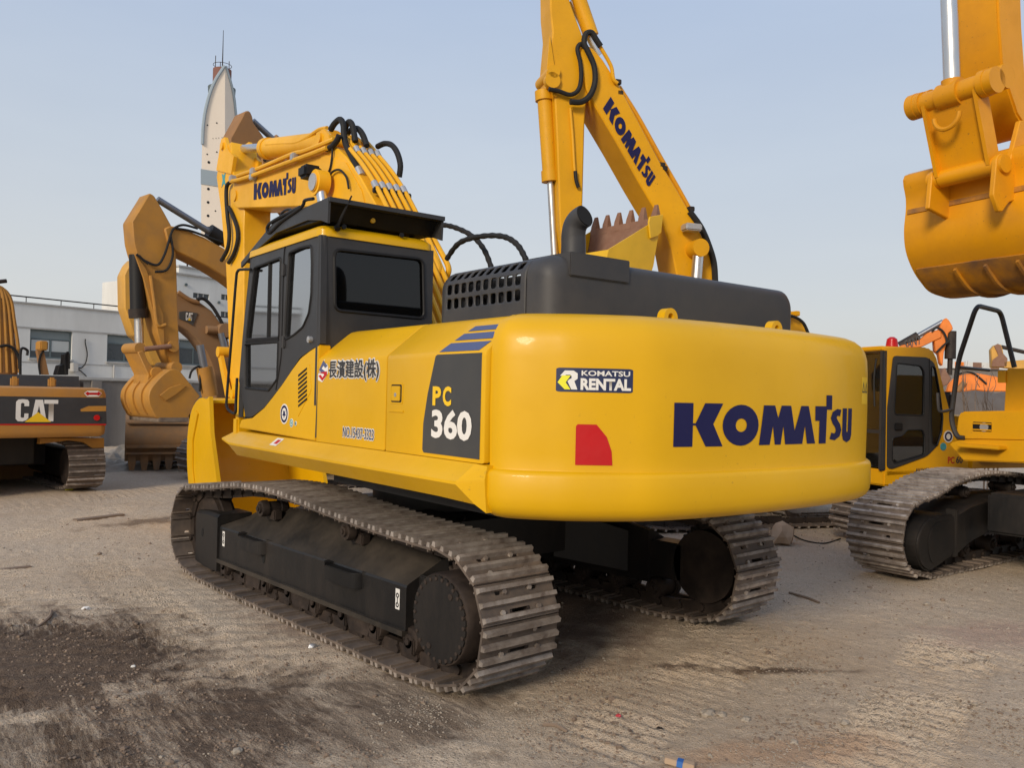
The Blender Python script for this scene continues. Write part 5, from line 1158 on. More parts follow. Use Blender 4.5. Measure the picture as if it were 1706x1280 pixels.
# ===== ochre machines with arms left of the main boom
def excavator_ochre():
    fr=Frame.anchored(R(95),300,15,(-.2,4.2)); root=mroot(fr,'brownish ochre excavator left of the foreground boom, arm hanging with closed bucket')
    A=sc(.391,200,150)
    ar=plate(fr,root,'arm','ochre',A([(125,438),(145,448),(162,475),(188,520),(218,575),(236,620),(240,700),(246,900),(256,1165),(228,1185),(200,1130),(160,1040),(105,800),(68,690),(58,650),(50,560)]),-.2,.2,.02)
    plate(fr,ar,'arm_rib','ochre',A([(60,690),(110,760),(125,800),(185,960),(190,1100),(175,1090),(150,980),(100,800)]),-.24,-.203,.005)
    plate(fr,root,'boom','ochre',A([(190,590),(215,578),(250,585),(300,603),(360,628),(470,690),(620,800),(700,960),(760,1150),(680,1180),(640,1000),(560,880),(462,806),(380,755),(300,715),(240,688),(205,650)]),-.24,.24,.02)
    c1=cylp(fr,root,'bucket_cylinder','black',(228,425),(230,522),.0,.13); cylp(fr,c1,'cylinder_gland','darkiron',(230,515),(231,530),.0,.16); cylp(fr,c1,'cylinder_rod','chrome',(231,530),(232,572),.0,.075)
    c2=cylp(fr,root,'cylinder_rod','chromedull',(262,332),(352,388),.0,.06); m=MB(); p,q=fr.pt(350,386,'x',0),fr.pt(440,442,'x',0); m.cyl(p,q,.12,16); m.build('arm_cylinder','ochre',root)
    cylp(fr,root,'cylinder_gland','black',(348,385),(370,399),0,.14)
    for l in ([(70,700),(110,730),(160,745),(190,700),(215,620),(230,590),(270,575),(330,590)],[(150,775),(200,765),(225,700),(215,620)],[(240,590),(300,600),(370,625),(440,650)],[(120,740),(100,725),(80,705)]): tubep(fr,root,'hose','rubber',A(l),-.27,.022)
    tubep(fr,root,'oil_pipe','ochre',A([(130,790),(145,900),(160,1000),(195,1000)]),-.25,.03)
    # links and bucket
    Z=sc(.3125,0,440)
    m=MB(); a=fr.pt(*Z([(750,450)])[0],'x',-.28); m.cyl((-.27,a.y,a.z),(.3,a.y,a.z),.10,18); m.build('link_pin','ochre',root); m=MB(); b=fr.pt(*Z([(915,440)])[0],'x',-.2); m.cyl((-.28,b.y,b.z),(.28,b.y,b.z),.10,16); m.build('link_pin','ochre',root)
    cylp(fr,root,'side_link','rust',(240,582),(284,577),-.26,.045)
    plate(fr,root,'bucket_link','ochre',Z([(735,470),(765,460),(790,520),(830,570),(845,600),(800,650),(785,640),(790,590)]),-.3,.3,.01)
    m=MB(); 
    for px,py in ((830,580),(935,552)): a=fr.pt(*Z([(px,py)])[0],'x',-.3); m.cyl((-.36,a.y,a.z),(.36,a.y,a.z),.10,16)
    m.build('bucket_pin','ochre',root)
    pl=fr.yz(Z([(960,570),(920,560),(870,590),(815,650),(795,690),(795,740),(815,790),(845,825),(930,830),(1000,828)]),-.6)
    s=smooth2(pl); side=s+fr.yz(Z([(1040,740),(1068,705)]),-.6)
    m=MB(); m.prism(side,-.6,.6,'x',bev=.015,seg=1); bk=m.build('bucket','ochre',root,sharp=35)
    sp_=fr.yz(Z([(850,700),(900,660),(960,640),(990,650),(930,700),(880,730)]),-.6); m=MB(); m.prism(sp_,-.63,-.602,'x',bev=.005,seg=1); m.build('wear_plate','ochre',bk)
    m=MB(); e=V(pl[-1]); m.box(-.62,.62,min(pl[-1][0],pl[-3][0]),max(pl[-1][0],pl[-3][0]),pl[-1][1]-.05,pl[-1][1]+.03,.01); m.build('cutting_edge','steel',bk)
    for k in range(3):
        m=MB(); x=-.35+k*.35; m.prism(shell(s[8:26],.03),x,x+.03,'x'); m.build('wear_rib','ochre',bk)
    basic_body(root,'ochre',1.0,1.9,hw=1.3); simple_lower(root,30,0)
    return root
def excavator_arch():
    fr=Frame.anchored(R(92),384,19,(-.2,.8)); root=mroot(fr,'dusty brown excavator far behind the hanging bucket, arched boom with a white-lettered badge')
    Z=sc(.3125,0,440)
    bm=plate(fr,root,'boom','brownpaint2',Z([(760,30),(880,80),(950,150),(1010,178),(1060,200),(1130,250),(1180,320),(1215,400),(1232,480),(1236,600),(1230,750),(1160,760),(1150,620),(1130,540),(1100,470),(1050,400),(1000,355),(955,330),(860,280),(740,200)]),-.25,.25,.02)
    bd=plate(fr,bm,'badge','blackdec2',Z([(955,255),(990,250),(1030,258),(1055,262),(1030,330),(1000,310),(955,292)]),-.27,-.255,.003)
    fm=lambda u,v:((-.27,-u,v),(-1,0,0))
    a=fr.pt(*Z([(988,300)])[0],'x',-.27);b=fr.pt(*Z([(1026,262)])[0],'x',-.27); g,W=cat_glyphs()
    sheet('lettering','white',bd,fm,polys=g,box=(-a.y,-b.y,a.z,b.z),off=.02)
    sheet('lettering','yellet',bd,fm,polys=[[[(0,0),(1,0),(.5,1)]]],box=(-a.y+(a.y-b.y)*.3,-a.y+(a.y-b.y)*.75,a.z,a.z+(b.z-a.z)*.4),off=.03)
    tubep(fr,root,'hose','rubber',Z([(1050,190),(1085,185),(1130,225),(1165,280),(1190,330),(1215,400)]),-.3,.04)
    tubep(fr,root,'oil_pipe','brownpaint',Z([(950,150),(1010,190),(1060,205)]),-.28,.05)
    m=MB(); q=fr.pt(*Z([(1190,355)])[0],'x',-.3); q2=fr.pt(*Z([(1100,350)])[0],'x',-.3); m.cyl((-.45,q.y,q.z),(.45,q.y,q.z),.16,18); m.cyl(q,q2,.09,14); m.build('rod_eye','brownpaint2',root)
    c=cylp(fr,root,'cylinder_rod','chromedull',(368,555),(374,580),-.4,.07)
    cylp(fr,root,'boom_cylinder','ochre',(340,612),(350,660),-.55,.17); cylp(fr,root,'cylinder_rod','chromedull',(333,575),(340,612),-.55,.08)
    plate(fr,root,'arm','ochrelight',Z([(662,58),(690,0),(720,-30),(800,-10),(860,120),(900,400),(880,560),(820,540),(770,430),(742,400),(715,380),(665,235)]),-.22,.22,.02)
    tubep(fr,root,'hose','rubber',Z([(1010,610),(1020,575),(1040,555),(1065,550),(1068,600),(1065,680)]),-.6,.025)
    basic_body(root,'brownpaint2',1.0,1.75,hw=1.3,cab=False); simple_lower(root,30,0)
    return root
def excavator_brown():
    fr=Frame.anchored(R(95),470,16.5,(-.2,3.6)); root=mroot(fr,'weathered brown excavator behind the foreground boom, only its peaked arm top showing')
    A=sc(.25,200,80)
    plate(fr,root,'arm','brownpaint',A([(848,415),(868,420),(884,455),(890,495),(930,550),(972,612),(975,690),(960,800),(1010,1000),(1000,1300),(900,1290),(860,1000),(790,800),(735,640),(735,600),(815,455),(828,425)]),-.2,.2,.02)
    cylp(fr,root,'cylinder_rod','chromedull',(421,201),(455,232),0,.06)
    cylp(fr,root,'arm_cylinder','brownpaint',(455,232),(560,325),0,.12)
    plate(fr,root,'boom','brownpaint',[(436,255),(470,262),(520,300),(600,380),(660,520),(630,620),(590,520),(540,420),(480,345),(440,310)],-.25,.25,.02)
    for l in ([(437,262),(441,250),(450,252),(458,265),(462,285)],[(440,268),(447,258),(455,262),(460,280)]): tubep(fr,root,'hose','rubber',l,-.26,.03)
    basic_body(root,'brownpaint',1.0,1.9,hw=1.3,cab=False); simple_lower(root,30,0)
    return root
def loose_bucket():
    # stands on its teeth, back to the camera
    fr=Frame.anchored(R(-17),262,18.8,(0,0)); Z=sc(.3125,0,440)
    root=empty('excavator_bucket','mud-caked tan bucket standing on its teeth on the ground under the hanging ochre bucket','bucket',loc=fr.M.translation,rz=fr.rz)
    P=lambda x,y,Y=-.35:fr.pt(*Z([(x,y)])[0],'y',Y)
    x0,x1=P(675,900).x,P(1000,900).x; zt=P(850,800).z
    sec=[(.55,zt-.05),(.1,zt+.02),(-.22,zt-.12),(-.36,zt-.38),(-.38,zt-.62),(-.28,.38),(-.2,.22)]
    s=smooth2(sec); m=MB(); m.prism(shell(s,.05),x0,x1,'x'); m.build('back_shell','mudtan',root,sharp=40)
    for x in (x0-.03,x1): m=MB(); m.prism(s+[(.1,.2),(.6,.5)],x,x+.03,'x'); m.build('side_plate','mudtan',root)
    for z,h in ((.55,.07),(.40,.05),(zt-.2,.04)):
        yy=min(a for a,b in s if abs(b-z)<.25) ; m=MB(); m.box(x0-.01,x1+.01,yy-.03,yy+.06,z-h/2,z+h/2,.008); m.build('wear_bar','mudtan',root)
    for i in range(5):
        x=x0+.12+(x1-x0-.24)*i/4; m=MB(); m.loft([[(x-.085,-.30,.4),(x+.085,-.30,.4),(x+.085,-.14,.4),(x-.085,-.14,.4)],[(x-.08,-.28,.2),(x+.08,-.28,.2),(x+.08,-.14,.2),(x-.08,-.14,.2)],[(x-.05,-.26,.02),(x+.05,-.26,.02),(x+.05,-.2,.02),(x-.05,-.2,.02)]]); m.build('tooth','mudtan',root)
    return root
def excavator_orange():
    # far right, faces right
    fr=Frame.anchored(R(-150),1570,24,(.2,4.5)); root=mroot(fr,'bright orange excavator behind the small cab, short arm folded down from its lettered boom')
    Z=sc(.25,1360,480)
    bm=plate(fr,root,'boom','sany',Z([(830,275),(790,282),(740,300),(690,345),(560,385),(430,470),(330,640),(400,650),(520,480),(600,400),(700,395),(790,350),(835,330)]),.25,-.25,.02)
    fm=lambda u,v:((.25,u,v),(1,0,0))
    a=fr.pt(*Z([(640,392)])[0],'x',.25); b=fr.pt(*Z([(700,350)])[0],'x',.25); dz=fr.pt(*Z([(690,372)])[0],'x',.25).z-a.z
    f2=lambda u,v:((.25,u,v+dz*(u-a.y)/(b.y-a.y)),(1,0,0))
    sheet('lettering','blackdec',bm,f2,font=font_mesh('SANY',.015),box=(a.y-abs(b.y-a.y)*.9,b.y,a.z,a.z+.27),off=.02)
    plate(fr,root,'arm','sany',Z([(845,215),(865,198),(885,215),(905,250),(912,275),(880,300),(870,360),(850,430),(842,520),(825,500),(815,440),(790,420),(785,345),(820,330),(815,290),(830,240)]),.2,-.2,.02)
    cylp(fr,root,'cylinder_rod','chromedull',(1527,561),(1571,536),0,.07); cylp(fr,root,'arm_cylinder','darkiron',(1500,577),(1530,560),0,.14)
    cylp(fr,root,'bucket_cylinder','darkiron',(1584,552),(1583,598),0,.15); cylp(fr,root,'cylinder_rod','darkiron',(1583,598),(1582,625),0,.07)
    plate(fr,root,'bucket','rust',Z([(840,545),(860,530),(870,560),(900,600),(880,640),(845,660),(825,600)]),.6,-.6,.02)
    for l in ([(770,290),(800,265),(840,285),(865,330),(868,370)],[(800,430),(850,380),(890,350)]): tubep(fr,root,'hose','rubber',Z(l),.3,.03)
    basic_body(root,'sany',1.0,1.8,hw=1.2,cab=False); simple_lower(root,24,0)
    return root
def excavator_lowboom():
    fr=Frame.anchored(R(-155),1610,28,(.2,2.5)); root=mroot(fr,'vivid orange excavator beyond the handrail with its low arched boom resting near the ground')
    Z=sc(.25,1360,480)
    plate(fr,root,'boom','sany',Z([(865,695),(880,640),(920,600),(970,575),(1050,565),(1200,590),(1290,640),(1290,690),(1130,690),(1060,680),(1000,690)]),.3,-.3,.03)
    cylp(fr,root,'boom_cylinder','brownpaint',(1595,652),(1607,637),.4,.09)
    tubep(fr,root,'hose','rubber',Z([(950,575),(1000,560),(1050,570),(1090,600),(1135,640)]),.35,.03)
    basic_body(root,'sany',.5,1.2,hw=1.1,cab=False); return root
def excavator_rusty():
    fr=Frame.anchored(R(-150),1665,30,(.2,3)); root=mroot(fr,'faded yellow excavator with rusty arm joint seen through the handrail at the far right')
    Z=sc(.25,1360,480)
    plate(fr,root,'arm','ochrelight',Z([(1165,410),(1190,380),(1230,375),(1240,400),(1250,450),(1270,480),(1300,530),(1170,530)]),.2,-.2,.02)
    plate(fr,root,'arm_joint','rust',Z([(1185,385),(1210,370),(1232,385),(1240,430),(1275,470),(1270,525),(1170,525),(1175,480),(1215,450)]),.25,.21,.01)
    plate(fr,root,'boom','ochrelight',Z([(1250,490),(1500,470),(1600,560),(1600,640),(1500,560),(1250,530)]),.25,-.25,.02)
    cylp(fr,root,'arm_cylinder','darkiron',(1668,578),(1720,590),0,.07)
    basic_body(root,'ochre',1.0,1.8,hw=1.2,cab=False); return root
M['lemon']=paint('lemon_yellow_paint',(.72,.43,.006),.4,(.3,.18,.05),.3,3)
M['brownyel']=paint('brown_yellow_paint',(.42,.19,.03),.45,(.25,.14,.06),.5,2,coat=.1)
M['brownpaint2']=paint('dusty_brown_paint',(.27,.145,.06),.65,(.24,.16,.1),.6,2)
M['ochrelight']=paint('faded_yellow_paint',(.62,.33,.05),.5,(.3,.18,.08),.5,2)
M['mudtan']=paint('mud_caked_tan',(.30,.155,.055),.8,(.16,.115,.08),1.0,2.2,bmp=.6)
M['slatehood']=paint('blue_black_hood',(.04,.045,.055),.5,(.12,.11,.1),.4,3)
M['blackdec2']=paint('faded_black_badge',(.06,.055,.05),.5,(.12,.1,.08),.4,3)
M['chromedull']=paint('dull_rod_steel',(.22,.24,.28),.35,(.1,.1,.1),.4,4,metal=.7)
M['navy2']=paint('dark_navy_sticker',(.012,.02,.07),.4,(.05,.06,.1),.15,3,bmp=0)
M['modelgrey']=paint('model_panel_grey',(.045,.045,.045),.45,(.12,.11,.09),.3,3,bmp=0)
# ------------------------------------------------------------------ world, sun
def world():
    w=bpy.data.worlds.new('World'); scene.world=w; w.use_nodes=True; t=w.node_tree; bg=t.nodes['Background']
    s=t.nodes.new('ShaderNodeTexSky'); s.sky_type='NISHITA'; s.sun_disc=False; s.sun_elevation=R(SUN_EL); s.sun_rotation=R(SUN_AZ)
    s.air_density=1.0; s.dust_density=2.5; s.ozone_density=1.0; s.altitude=50
    # thin high veil: desaturates the clear sky towards a milky grey
    tc=t.nodes.new('ShaderNodeTexCoord'); sp=t.nodes.new('ShaderNodeSeparateXYZ'); t.links.new(tc.outputs['Generated'],sp.inputs[0])
    r=ramp(t,sp.outputs[2],SKY)
    cn=noise_tex(t,1.6,5,.55,tc.outputs['Generated'],sc=(1,1,4)); cv=ramp(t,cn,[(.35,(.96,.965,.975)),(.65,(1.03,1.025,1.015))]); mm=N(t,'ShaderNodeMix',data_type='RGBA',blend_type='MULTIPLY'); mm.inputs[0].default_value=1; t.links.new(r.outputs[0],mm.inputs[6]); t.links.new(cv.outputs[0],mm.inputs[7])
    mx=mixc(t,VEIL,s.outputs[0],mm.outputs[2]); t.links.new(mx,bg.inputs[0]); bg.inputs[1].default_value=SKYS
    l=bpy.data.lights.new('sun','SUN'); l.energy=SUN_E; l.angle=R(SUN_ANG); l.color=(1,.87,.70)
    o=bpy.data.objects.new('sun',l); COL.objects.link(o)
    az=R(SUN_AZ); el=R(SUN_EL); d=V((math.sin(az)*math.cos(el),math.cos(az)*math.cos(el),math.sin(el)))
    o.rotation_euler=d.to_track_quat('Z','Y').to_euler()
SUN_EL,SUN_AZ,SUN_E,SUN_ANG=24,-112,2.1,14
SKYS=.099; VEIL=.86
SKY=[(0.0,(5.3,5.15,4.9)),(.10,(5.2,5.3,5.35)),(.25,(4.65,5.1,5.7)),(.45,(3.8,4.6,6.0)),(1.0,(3.0,4.0,6.0))]
world()
scene.view_settings.view_transform='Standard'; scene.view_settings.look='None'; scene.view_settings.gamma=1; scene.view_settings.exposure=.40
root=empty('excavator','large yellow excavator in the foreground, charcoal cab and engine hood, blue word across its counterweight','excavator','excavators parked in the yard')
lower_main(root,-1); lower_main(root,1); carbody(root); upper_main(root); cab_main(root); front_main(root)
excavator_back(); excavator_right(); excavator_small(); excavator_left(); excavator_ochre(); excavator_arch(); excavator_brown(); loose_bucket(); excavator_orange(); excavator_lowboom(); excavator_rusty()
# ------------------------------------------------------------------ ground
def sstep(a,b,x):
    t=max(0,min(1,(x-a)/(b-a))); return t*t*(3-2*t)
PRINTS=[ # track imprints: start, end, width, bar spacing, depth
 ((-3.6,1.6),(-1.9,-1.2),.62,.11,.016),((-2.6,3.6),(-5.2,-1.6),.7,.13,.014),((-4.4,3.2),(-3.3,-3.4),.6,.10,.016),
 ((-1.9,-4.6),(2.4,-3.6),.62,.12,.020),((-3.0,-3.9),(.3,-5.2),.6,.11,.018),((1.2,-3.6),(3.2,-4.4),.55,.15,.010),
 ((-2.35,-.2),(-2.0,4.2),.55,.12,.016),((0,8),(-3,5),.6,.12,.014),((-5,7),(1,9.5),.6,.13,.012),((.9,-2.5),(2.2,-1.1),.6,.12,.014),((-1.5,-3.2),(1.1,-2.6),.62,.12,.012)]
def ground_h(x,y):
    d2=x*x+y*y
    h=0
    if d2<900:
        p=V((x,y,0))
        h+=.016*noise.noise(p*1.1)+.010*noise.noise(p*3.3+V((5,0,0)))+.008*noise.noise(p*9)+.006*noise.noise(p*19)
        # clods
        c=noise.noise(p*7+V((0,9,0))); m=sstep(.0,.35,noise.noise(p*.8+V((3,3,3)))); h+=m*.018*max(0,c)
        for (a,b,w,sp,am) in PRINTS:
            ax,ay=a; dx,dy=b[0]-ax,b[1]-ay; L=math.hypot(dx,dy); dx/=L;dy/=L
            t=(x-ax)*dx+(y-ay)*dy; s=-(x-ax)*dy+(y-ay)*dx
            if -.2<t<L+.2 and abs(s)<w*.7:
                wob=.05*noise.noise(p*1.7); k=sstep(w*.55,w*.42,abs(s+wob*.5))*sstep(-.2,.3,t)*sstep(L+.2,L-.3,t)*(.35+.65*sstep(-.25,.25,noise.noise(p*1.3+V((7,1,0)))))
                ph=2*PI*(t+.03*noise.noise(p*4)+.25*s*s)/sp; h+=k*am*2.3*(.5*math.cos(ph)-.35+.12*math.cos(2*ph))
        # long furrows dragged over the damp patch
        m=sstep(1.9,.9,math.hypot((x+3.0)/1.15,(y-.2)/1.5)); 
        if m>0:
            q=(x*.50+y*.87)+.05*noise.noise(p*1.2); h+=m*.012*math.cos(2*PI*q/.21)*(.6+.4*noise.noise(p*2))
    return h-.012
def make_ground():
    def axis(lo,hi,st,far):
        a=[lo+st*i for i in range(int((hi-lo)/st)+1)]; d=st
        while a[-1]<far: d*=1.22; a.append(a[-1]+d)
        d=st
        while a[0]>-far: d*=1.22; a.insert(0,a[0]-d)
        return a
    xs=axis(-5.6,8,.027,700); ys=axis(-6,8,.031,700)
    nx,ny=len(xs),len(ys); co=[]
    for y in ys:
        for x in xs: co+=(x,y,ground_h(x,y))
    me=bpy.data.meshes.new('ground'); me.vertices.add(nx*ny); me.vertices.foreach_set('co',co)
    nf=(nx-1)*(ny-1); idx=[]
    for j in range(ny-1):
        b=j*nx
        for i in range(nx-1): idx+=(b+i,b+i+1,b+nx+i+1,b+nx+i)
    me.loops.add(nf*4); me.loops.foreach_set('vertex_index',idx); me.polygons.add(nf); me.polygons.foreach_set('loop_start',range(0,nf*4,4)); me.polygons.foreach_set('loop_total',[4]*nf)
    me.update(calc_edges=True); me.shade_smooth(); me.materials.append(ground_mat())
    o=bpy.data.objects.new('ground',me); COL.objects.link(o); o['kind']='structure'
def ground_mat():
    m,t,b=nt('packed_dirt'); L=t.links; co=N(t,'ShaderNodeTexCoord').outputs['Object']
    sp=N(t,'ShaderNodeSeparateXYZ'); L.new(co,sp.inputs[0])
    n1=noise_tex(t,.55,6,.6,co); n2=noise_tex(t,3.2,8,.65,co); n3=noise_tex(t,22,6,.7,co); n4=noise_tex(t,85,3,.6,co)
    base=ramp(t,n1,[(.3,(.44,.325,.22)),(.5,(.54,.415,.29)),(.7,(.62,.50,.37))]).outputs[0]
    c=mixc(t,ramp(t,n2,[(.35,(0,0,0)),(.7,(.55,.55,.55))]).outputs[0],base,(.60,.49,.37))
    c=mixc(t,ramp(t,n3,[(.5,(0,0,0)),(.78,(.6,.6,.6))]).outputs[0],c,(.19,.14,.10))
    c=mixc(t,ramp(t,n4,[(.5,(0,0,0)),(.68,(.55,.55,.55))]).outputs[0],c,(.50,.44,.36))
    def math_(op,a,bb,cc=None):
        n=N(t,'ShaderNodeMath',operation=op)
        for i,v in enumerate((a,bb,cc)):
            if v is None: continue
            if isinstance(v,(int,float)): n.inputs[i].default_value=v
            else: L.new(v,n.inputs[i])
        return n.outputs[0]
    def blob(cx,cy,rx,ry,rot,edge=.9,wob=1.3,nn=None,cap=1.0):
        mp=N(t,'ShaderNodeMapping',vector_type='TEXTURE'); mp.inputs['Location'].default_value=(cx,cy,0); mp.inputs['Rotation'].default_value=(0,0,rot); mp.inputs['Scale'].default_value=(rx,ry,1); L.new(co,mp.inputs[0])
        mp2=N(t,'ShaderNodeVectorMath',operation='MULTIPLY'); mp2.inputs[1].default_value=(1,1,0); L.new(mp.outputs[0],mp2.inputs[0])
        ln=N(t,'ShaderNodeVectorMath',operation='LENGTH'); L.new(mp2.outputs[0],ln.inputs[0])
        d=math_('ADD',ln.outputs['Value'],math_('MULTIPLY',math_('SUBTRACT',nn or n2,.5),wob))
        return ramp(t,d,[(edge-.35,(cap,)*3),(edge+.2,(0,0,0))]).outputs[0]
    vo=N(t,'ShaderNodeTexVoronoi'); vo.inputs['Scale'].default_value=42; L.new(co,vo.inputs['Vector'])
    vo2=N(t,'ShaderNodeTexVoronoi'); vo2.inputs['Scale'].default_value=105; L.new(co,vo2.inputs['Vector'])
    peb=math_('MULTIPLY',ramp(t,vo.outputs['Distance'],[(.18,(1,1,1)),(.42,(0,0,0))]).outputs[0],ramp(t,n2,[(.50,(0,0,0)),(.66,(1,1,1))]).outputs[0])
    gv=N(t,'ShaderNodeRGBToBW'); L.new(vo.outputs['Color'],gv.inputs[0]); gv2=N(t,'ShaderNodeRGBToBW'); L.new(vo2.outputs['Color'],gv2.inputs[0])
    c=mixc(t,math_('MULTIPLY',peb,.75),c,ramp(t,gv.outputs[0],[(.25,(.24,.18,.13)),(.5,(.46,.37,.275)),(.75,(.66,.57,.45))]).outputs[0])
    patch=ramp(t,n1,[(.40,(.04,.04,.04)),(.60,(.34,.34,.34))]).outputs[0]
    c=mixc(t,patch,c,ramp(t,gv2.outputs[0],[(.25,(.24,.175,.125)),(.75,(.72,.61,.47))]).outputs[0])
    # streaky noise along the furrows
    mp=N(t,'ShaderNodeMapping'); mp.inputs['Rotation'].default_value=(0,0,R(-60)); mp.inputs['Scale'].default_value=(6,.9,1); L.new(co,mp.inputs[0])
    ns=noise_tex(t,1.0,8,.72,mp.outputs[0]); ns2=noise_tex(t,4.5,8,.75,mp.outputs[0]); mixn=math_('ADD',math_('ADD',math_('MULTIPLY',ns,.42),math_('MULTIPLY',ns2,.30)),math_('MULTIPLY',n1,.28))
    damp=mixc(t,ramp(t,n3,[(.4,(0,0,0)),(.65,(1,1,1))]).outputs[0],(.075,.048,.033),(.155,.108,.075))
    streak=ramp(t,mixn,[(.47,(1,1,1)),(.60,(.0,.0,.0))]).outputs[0]
    zone=math_('MAXIMUM',math_('MAXIMUM',blob(-3.5,.35,1.5,1.7,0,edge=1.0,wob=1.6,nn=n2),blob(-3.2,-1.7,1.5,1.1,.2,edge=1.0,wob=1.6,nn=n2)),blob(-1.95,-2.0,1.0,.85,.2,edge=1.0,wob=1.8,nn=n2,cap=.8))
    core=blob(-3.4,.25,.95,1.1,0,edge=.9,wob=1.9,nn=mixn,cap=.8)
    c=mixc(t,math_('MINIMUM',math_('ADD',math_('MULTIPLY',zone,streak),core),.94),c,damp)
    c=mixc(t,blob(-.2,6.0,1.5,.35,.3,edge=.8,wob=2.2,nn=n2,cap=.7),c,(.12,.085,.06))
    c=mixc(t,blob(.6,-3.1,.75,.10,-.72,edge=.7,wob=1.6,nn=n2,cap=.85),c,(.09,.055,.035))
    c=mixc(t,blob(.1,-2.6,.4,.08,-.5,edge=.6,wob=1.6,nn=n2,cap=.8),c,(.10,.065,.045))
    c=mixc(t,blob(-.5,-3.9,.8,.22,-.5,edge=.8,wob=1.9,nn=n2,cap=.55),c,(.45,.27,.16))
    c=mixc(t,blob(2.9,-3.8,.9,.5,-.4,edge=.8,wob=1.9,nn=n2,cap=.45),c,(.42,.27,.22))
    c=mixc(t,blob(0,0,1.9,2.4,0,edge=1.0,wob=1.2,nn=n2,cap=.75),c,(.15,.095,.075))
    L.new(c,b.inputs['Base Color']); b.inputs['Roughness'].default_value=.92; b.inputs['Specular IOR Level'].default_value=.2
    h=math_('ADD',math_('ADD',math_('MULTIPLY',n3,.8),math_('MULTIPLY',peb,.28)),math_('ADD',math_('MULTIPLY',n4,.45),math_('MULTIPLY',n2,.9)))
    bump(t,b,h,.85,.04); return m
M['stone']=paint('pale_stones',(.33,.28,.22),.85,(.2,.16,.12),.5,5,bmp=.3)
M['soil']=paint('dark_soil_clods',(.22,.16,.115),.95,(.09,.06,.045),.5,5,bmp=.3)
M['card']=paint('tan_cardboard',(.42,.30,.2),.85,(.25,.17,.1),.3,5)
def gravel():
    for name,mat,n,rng in (('gravel','stone',6500,(.0018,.007)),('soil_clods','soil',5000,(.002,.010))):
        b=bmesh.new(); ico=bmesh.new(); bmesh.ops.create_icosphere(ico,subdivisions=1,radius=1); iv=[v.co.copy() for v in ico.verts]; fc=[[v.index for v in f.verts] for f in ico.faces]; ico.free()
        k=0
        while k<n:
            px=random.uniform(-40,1740); py=random.triangular(800,1290,1250); p=WORLD.pt(px,py,'z',0)
            dens=noise.noise(V((p.x,p.y,0))*.9+V((3 if mat=='stone' else 8,3,3)))+.3*noise.noise(V((p.x,p.y,0))*3)
            if random.random()>sstep(-.15,.5,dens)+.05: continue
            if mat=='stone' and math.hypot((p.x+3.2)/1.7,(p.y+.3)/2.4)<1 and random.random()<.93: continue
            k+=1
            if abs(abs(p.x)-1.29)<.36 and abs(p.y)<2.4: continue
            s=random.uniform(*rng)*(1 if random.random()<.97 else 2.2)*(1+.05*(p-CAMP).length); z=ground_h(p.x,p.y)
            a=random.random()*6.3; ca,sa=math.cos(a),math.sin(a); sx,sy,sz=s*random.uniform(.7,1.3),s*random.uniform(.6,1),s*random.uniform(.4,.8)
            vs=[]
            for v in iv:
                q=v*random.uniform(.75,1.15); x,y=q.x*sx,q.y*sy; vs.append(b.verts.new((p.x+x*ca-y*sa,p.y+x*sa+y*ca,z+q.z*sz+sz*.25)))
            for f in fc: b.faces.new([vs[i] for i in f])
        me=bpy.data.meshes.new(name); b.to_mesh(me); b.free(); me.materials.append(M[mat]); o=bpy.data.objects.new(name,me); COL.objects.link(o); o['kind']='stuff'
        o['label']='small pale stones scattered over the packed dirt' if mat=='stone' else 'small dark clods of soil scattered over the packed dirt'
def G(px,py): 
    p=WORLD.pt(px,py,'z',0); return V((p.x,p.y,ground_h(p.x,p.y)))
def rock(p,s,mat,name,label,cat,group=None,seed=0):
    b=bmesh.new(); bmesh.ops.create_icosphere(b,subdivisions=3,radius=1)
    for v in b.verts:
        n=v.co.normalized(); v.co=n*(1+.35*noise.noise(n*1.6+V((seed,0,0)))+.12*noise.noise(n*4+V((0,seed,0)))); v.co=V((v.co.x*s[0],v.co.y*s[1],max(v.co.z,-.4)*s[2]+s[2]*.35))
    m=MB(); m._add(b); o=m.build(name,mat,sharp=25); o.location=p; return tag(o,label,cat,group)
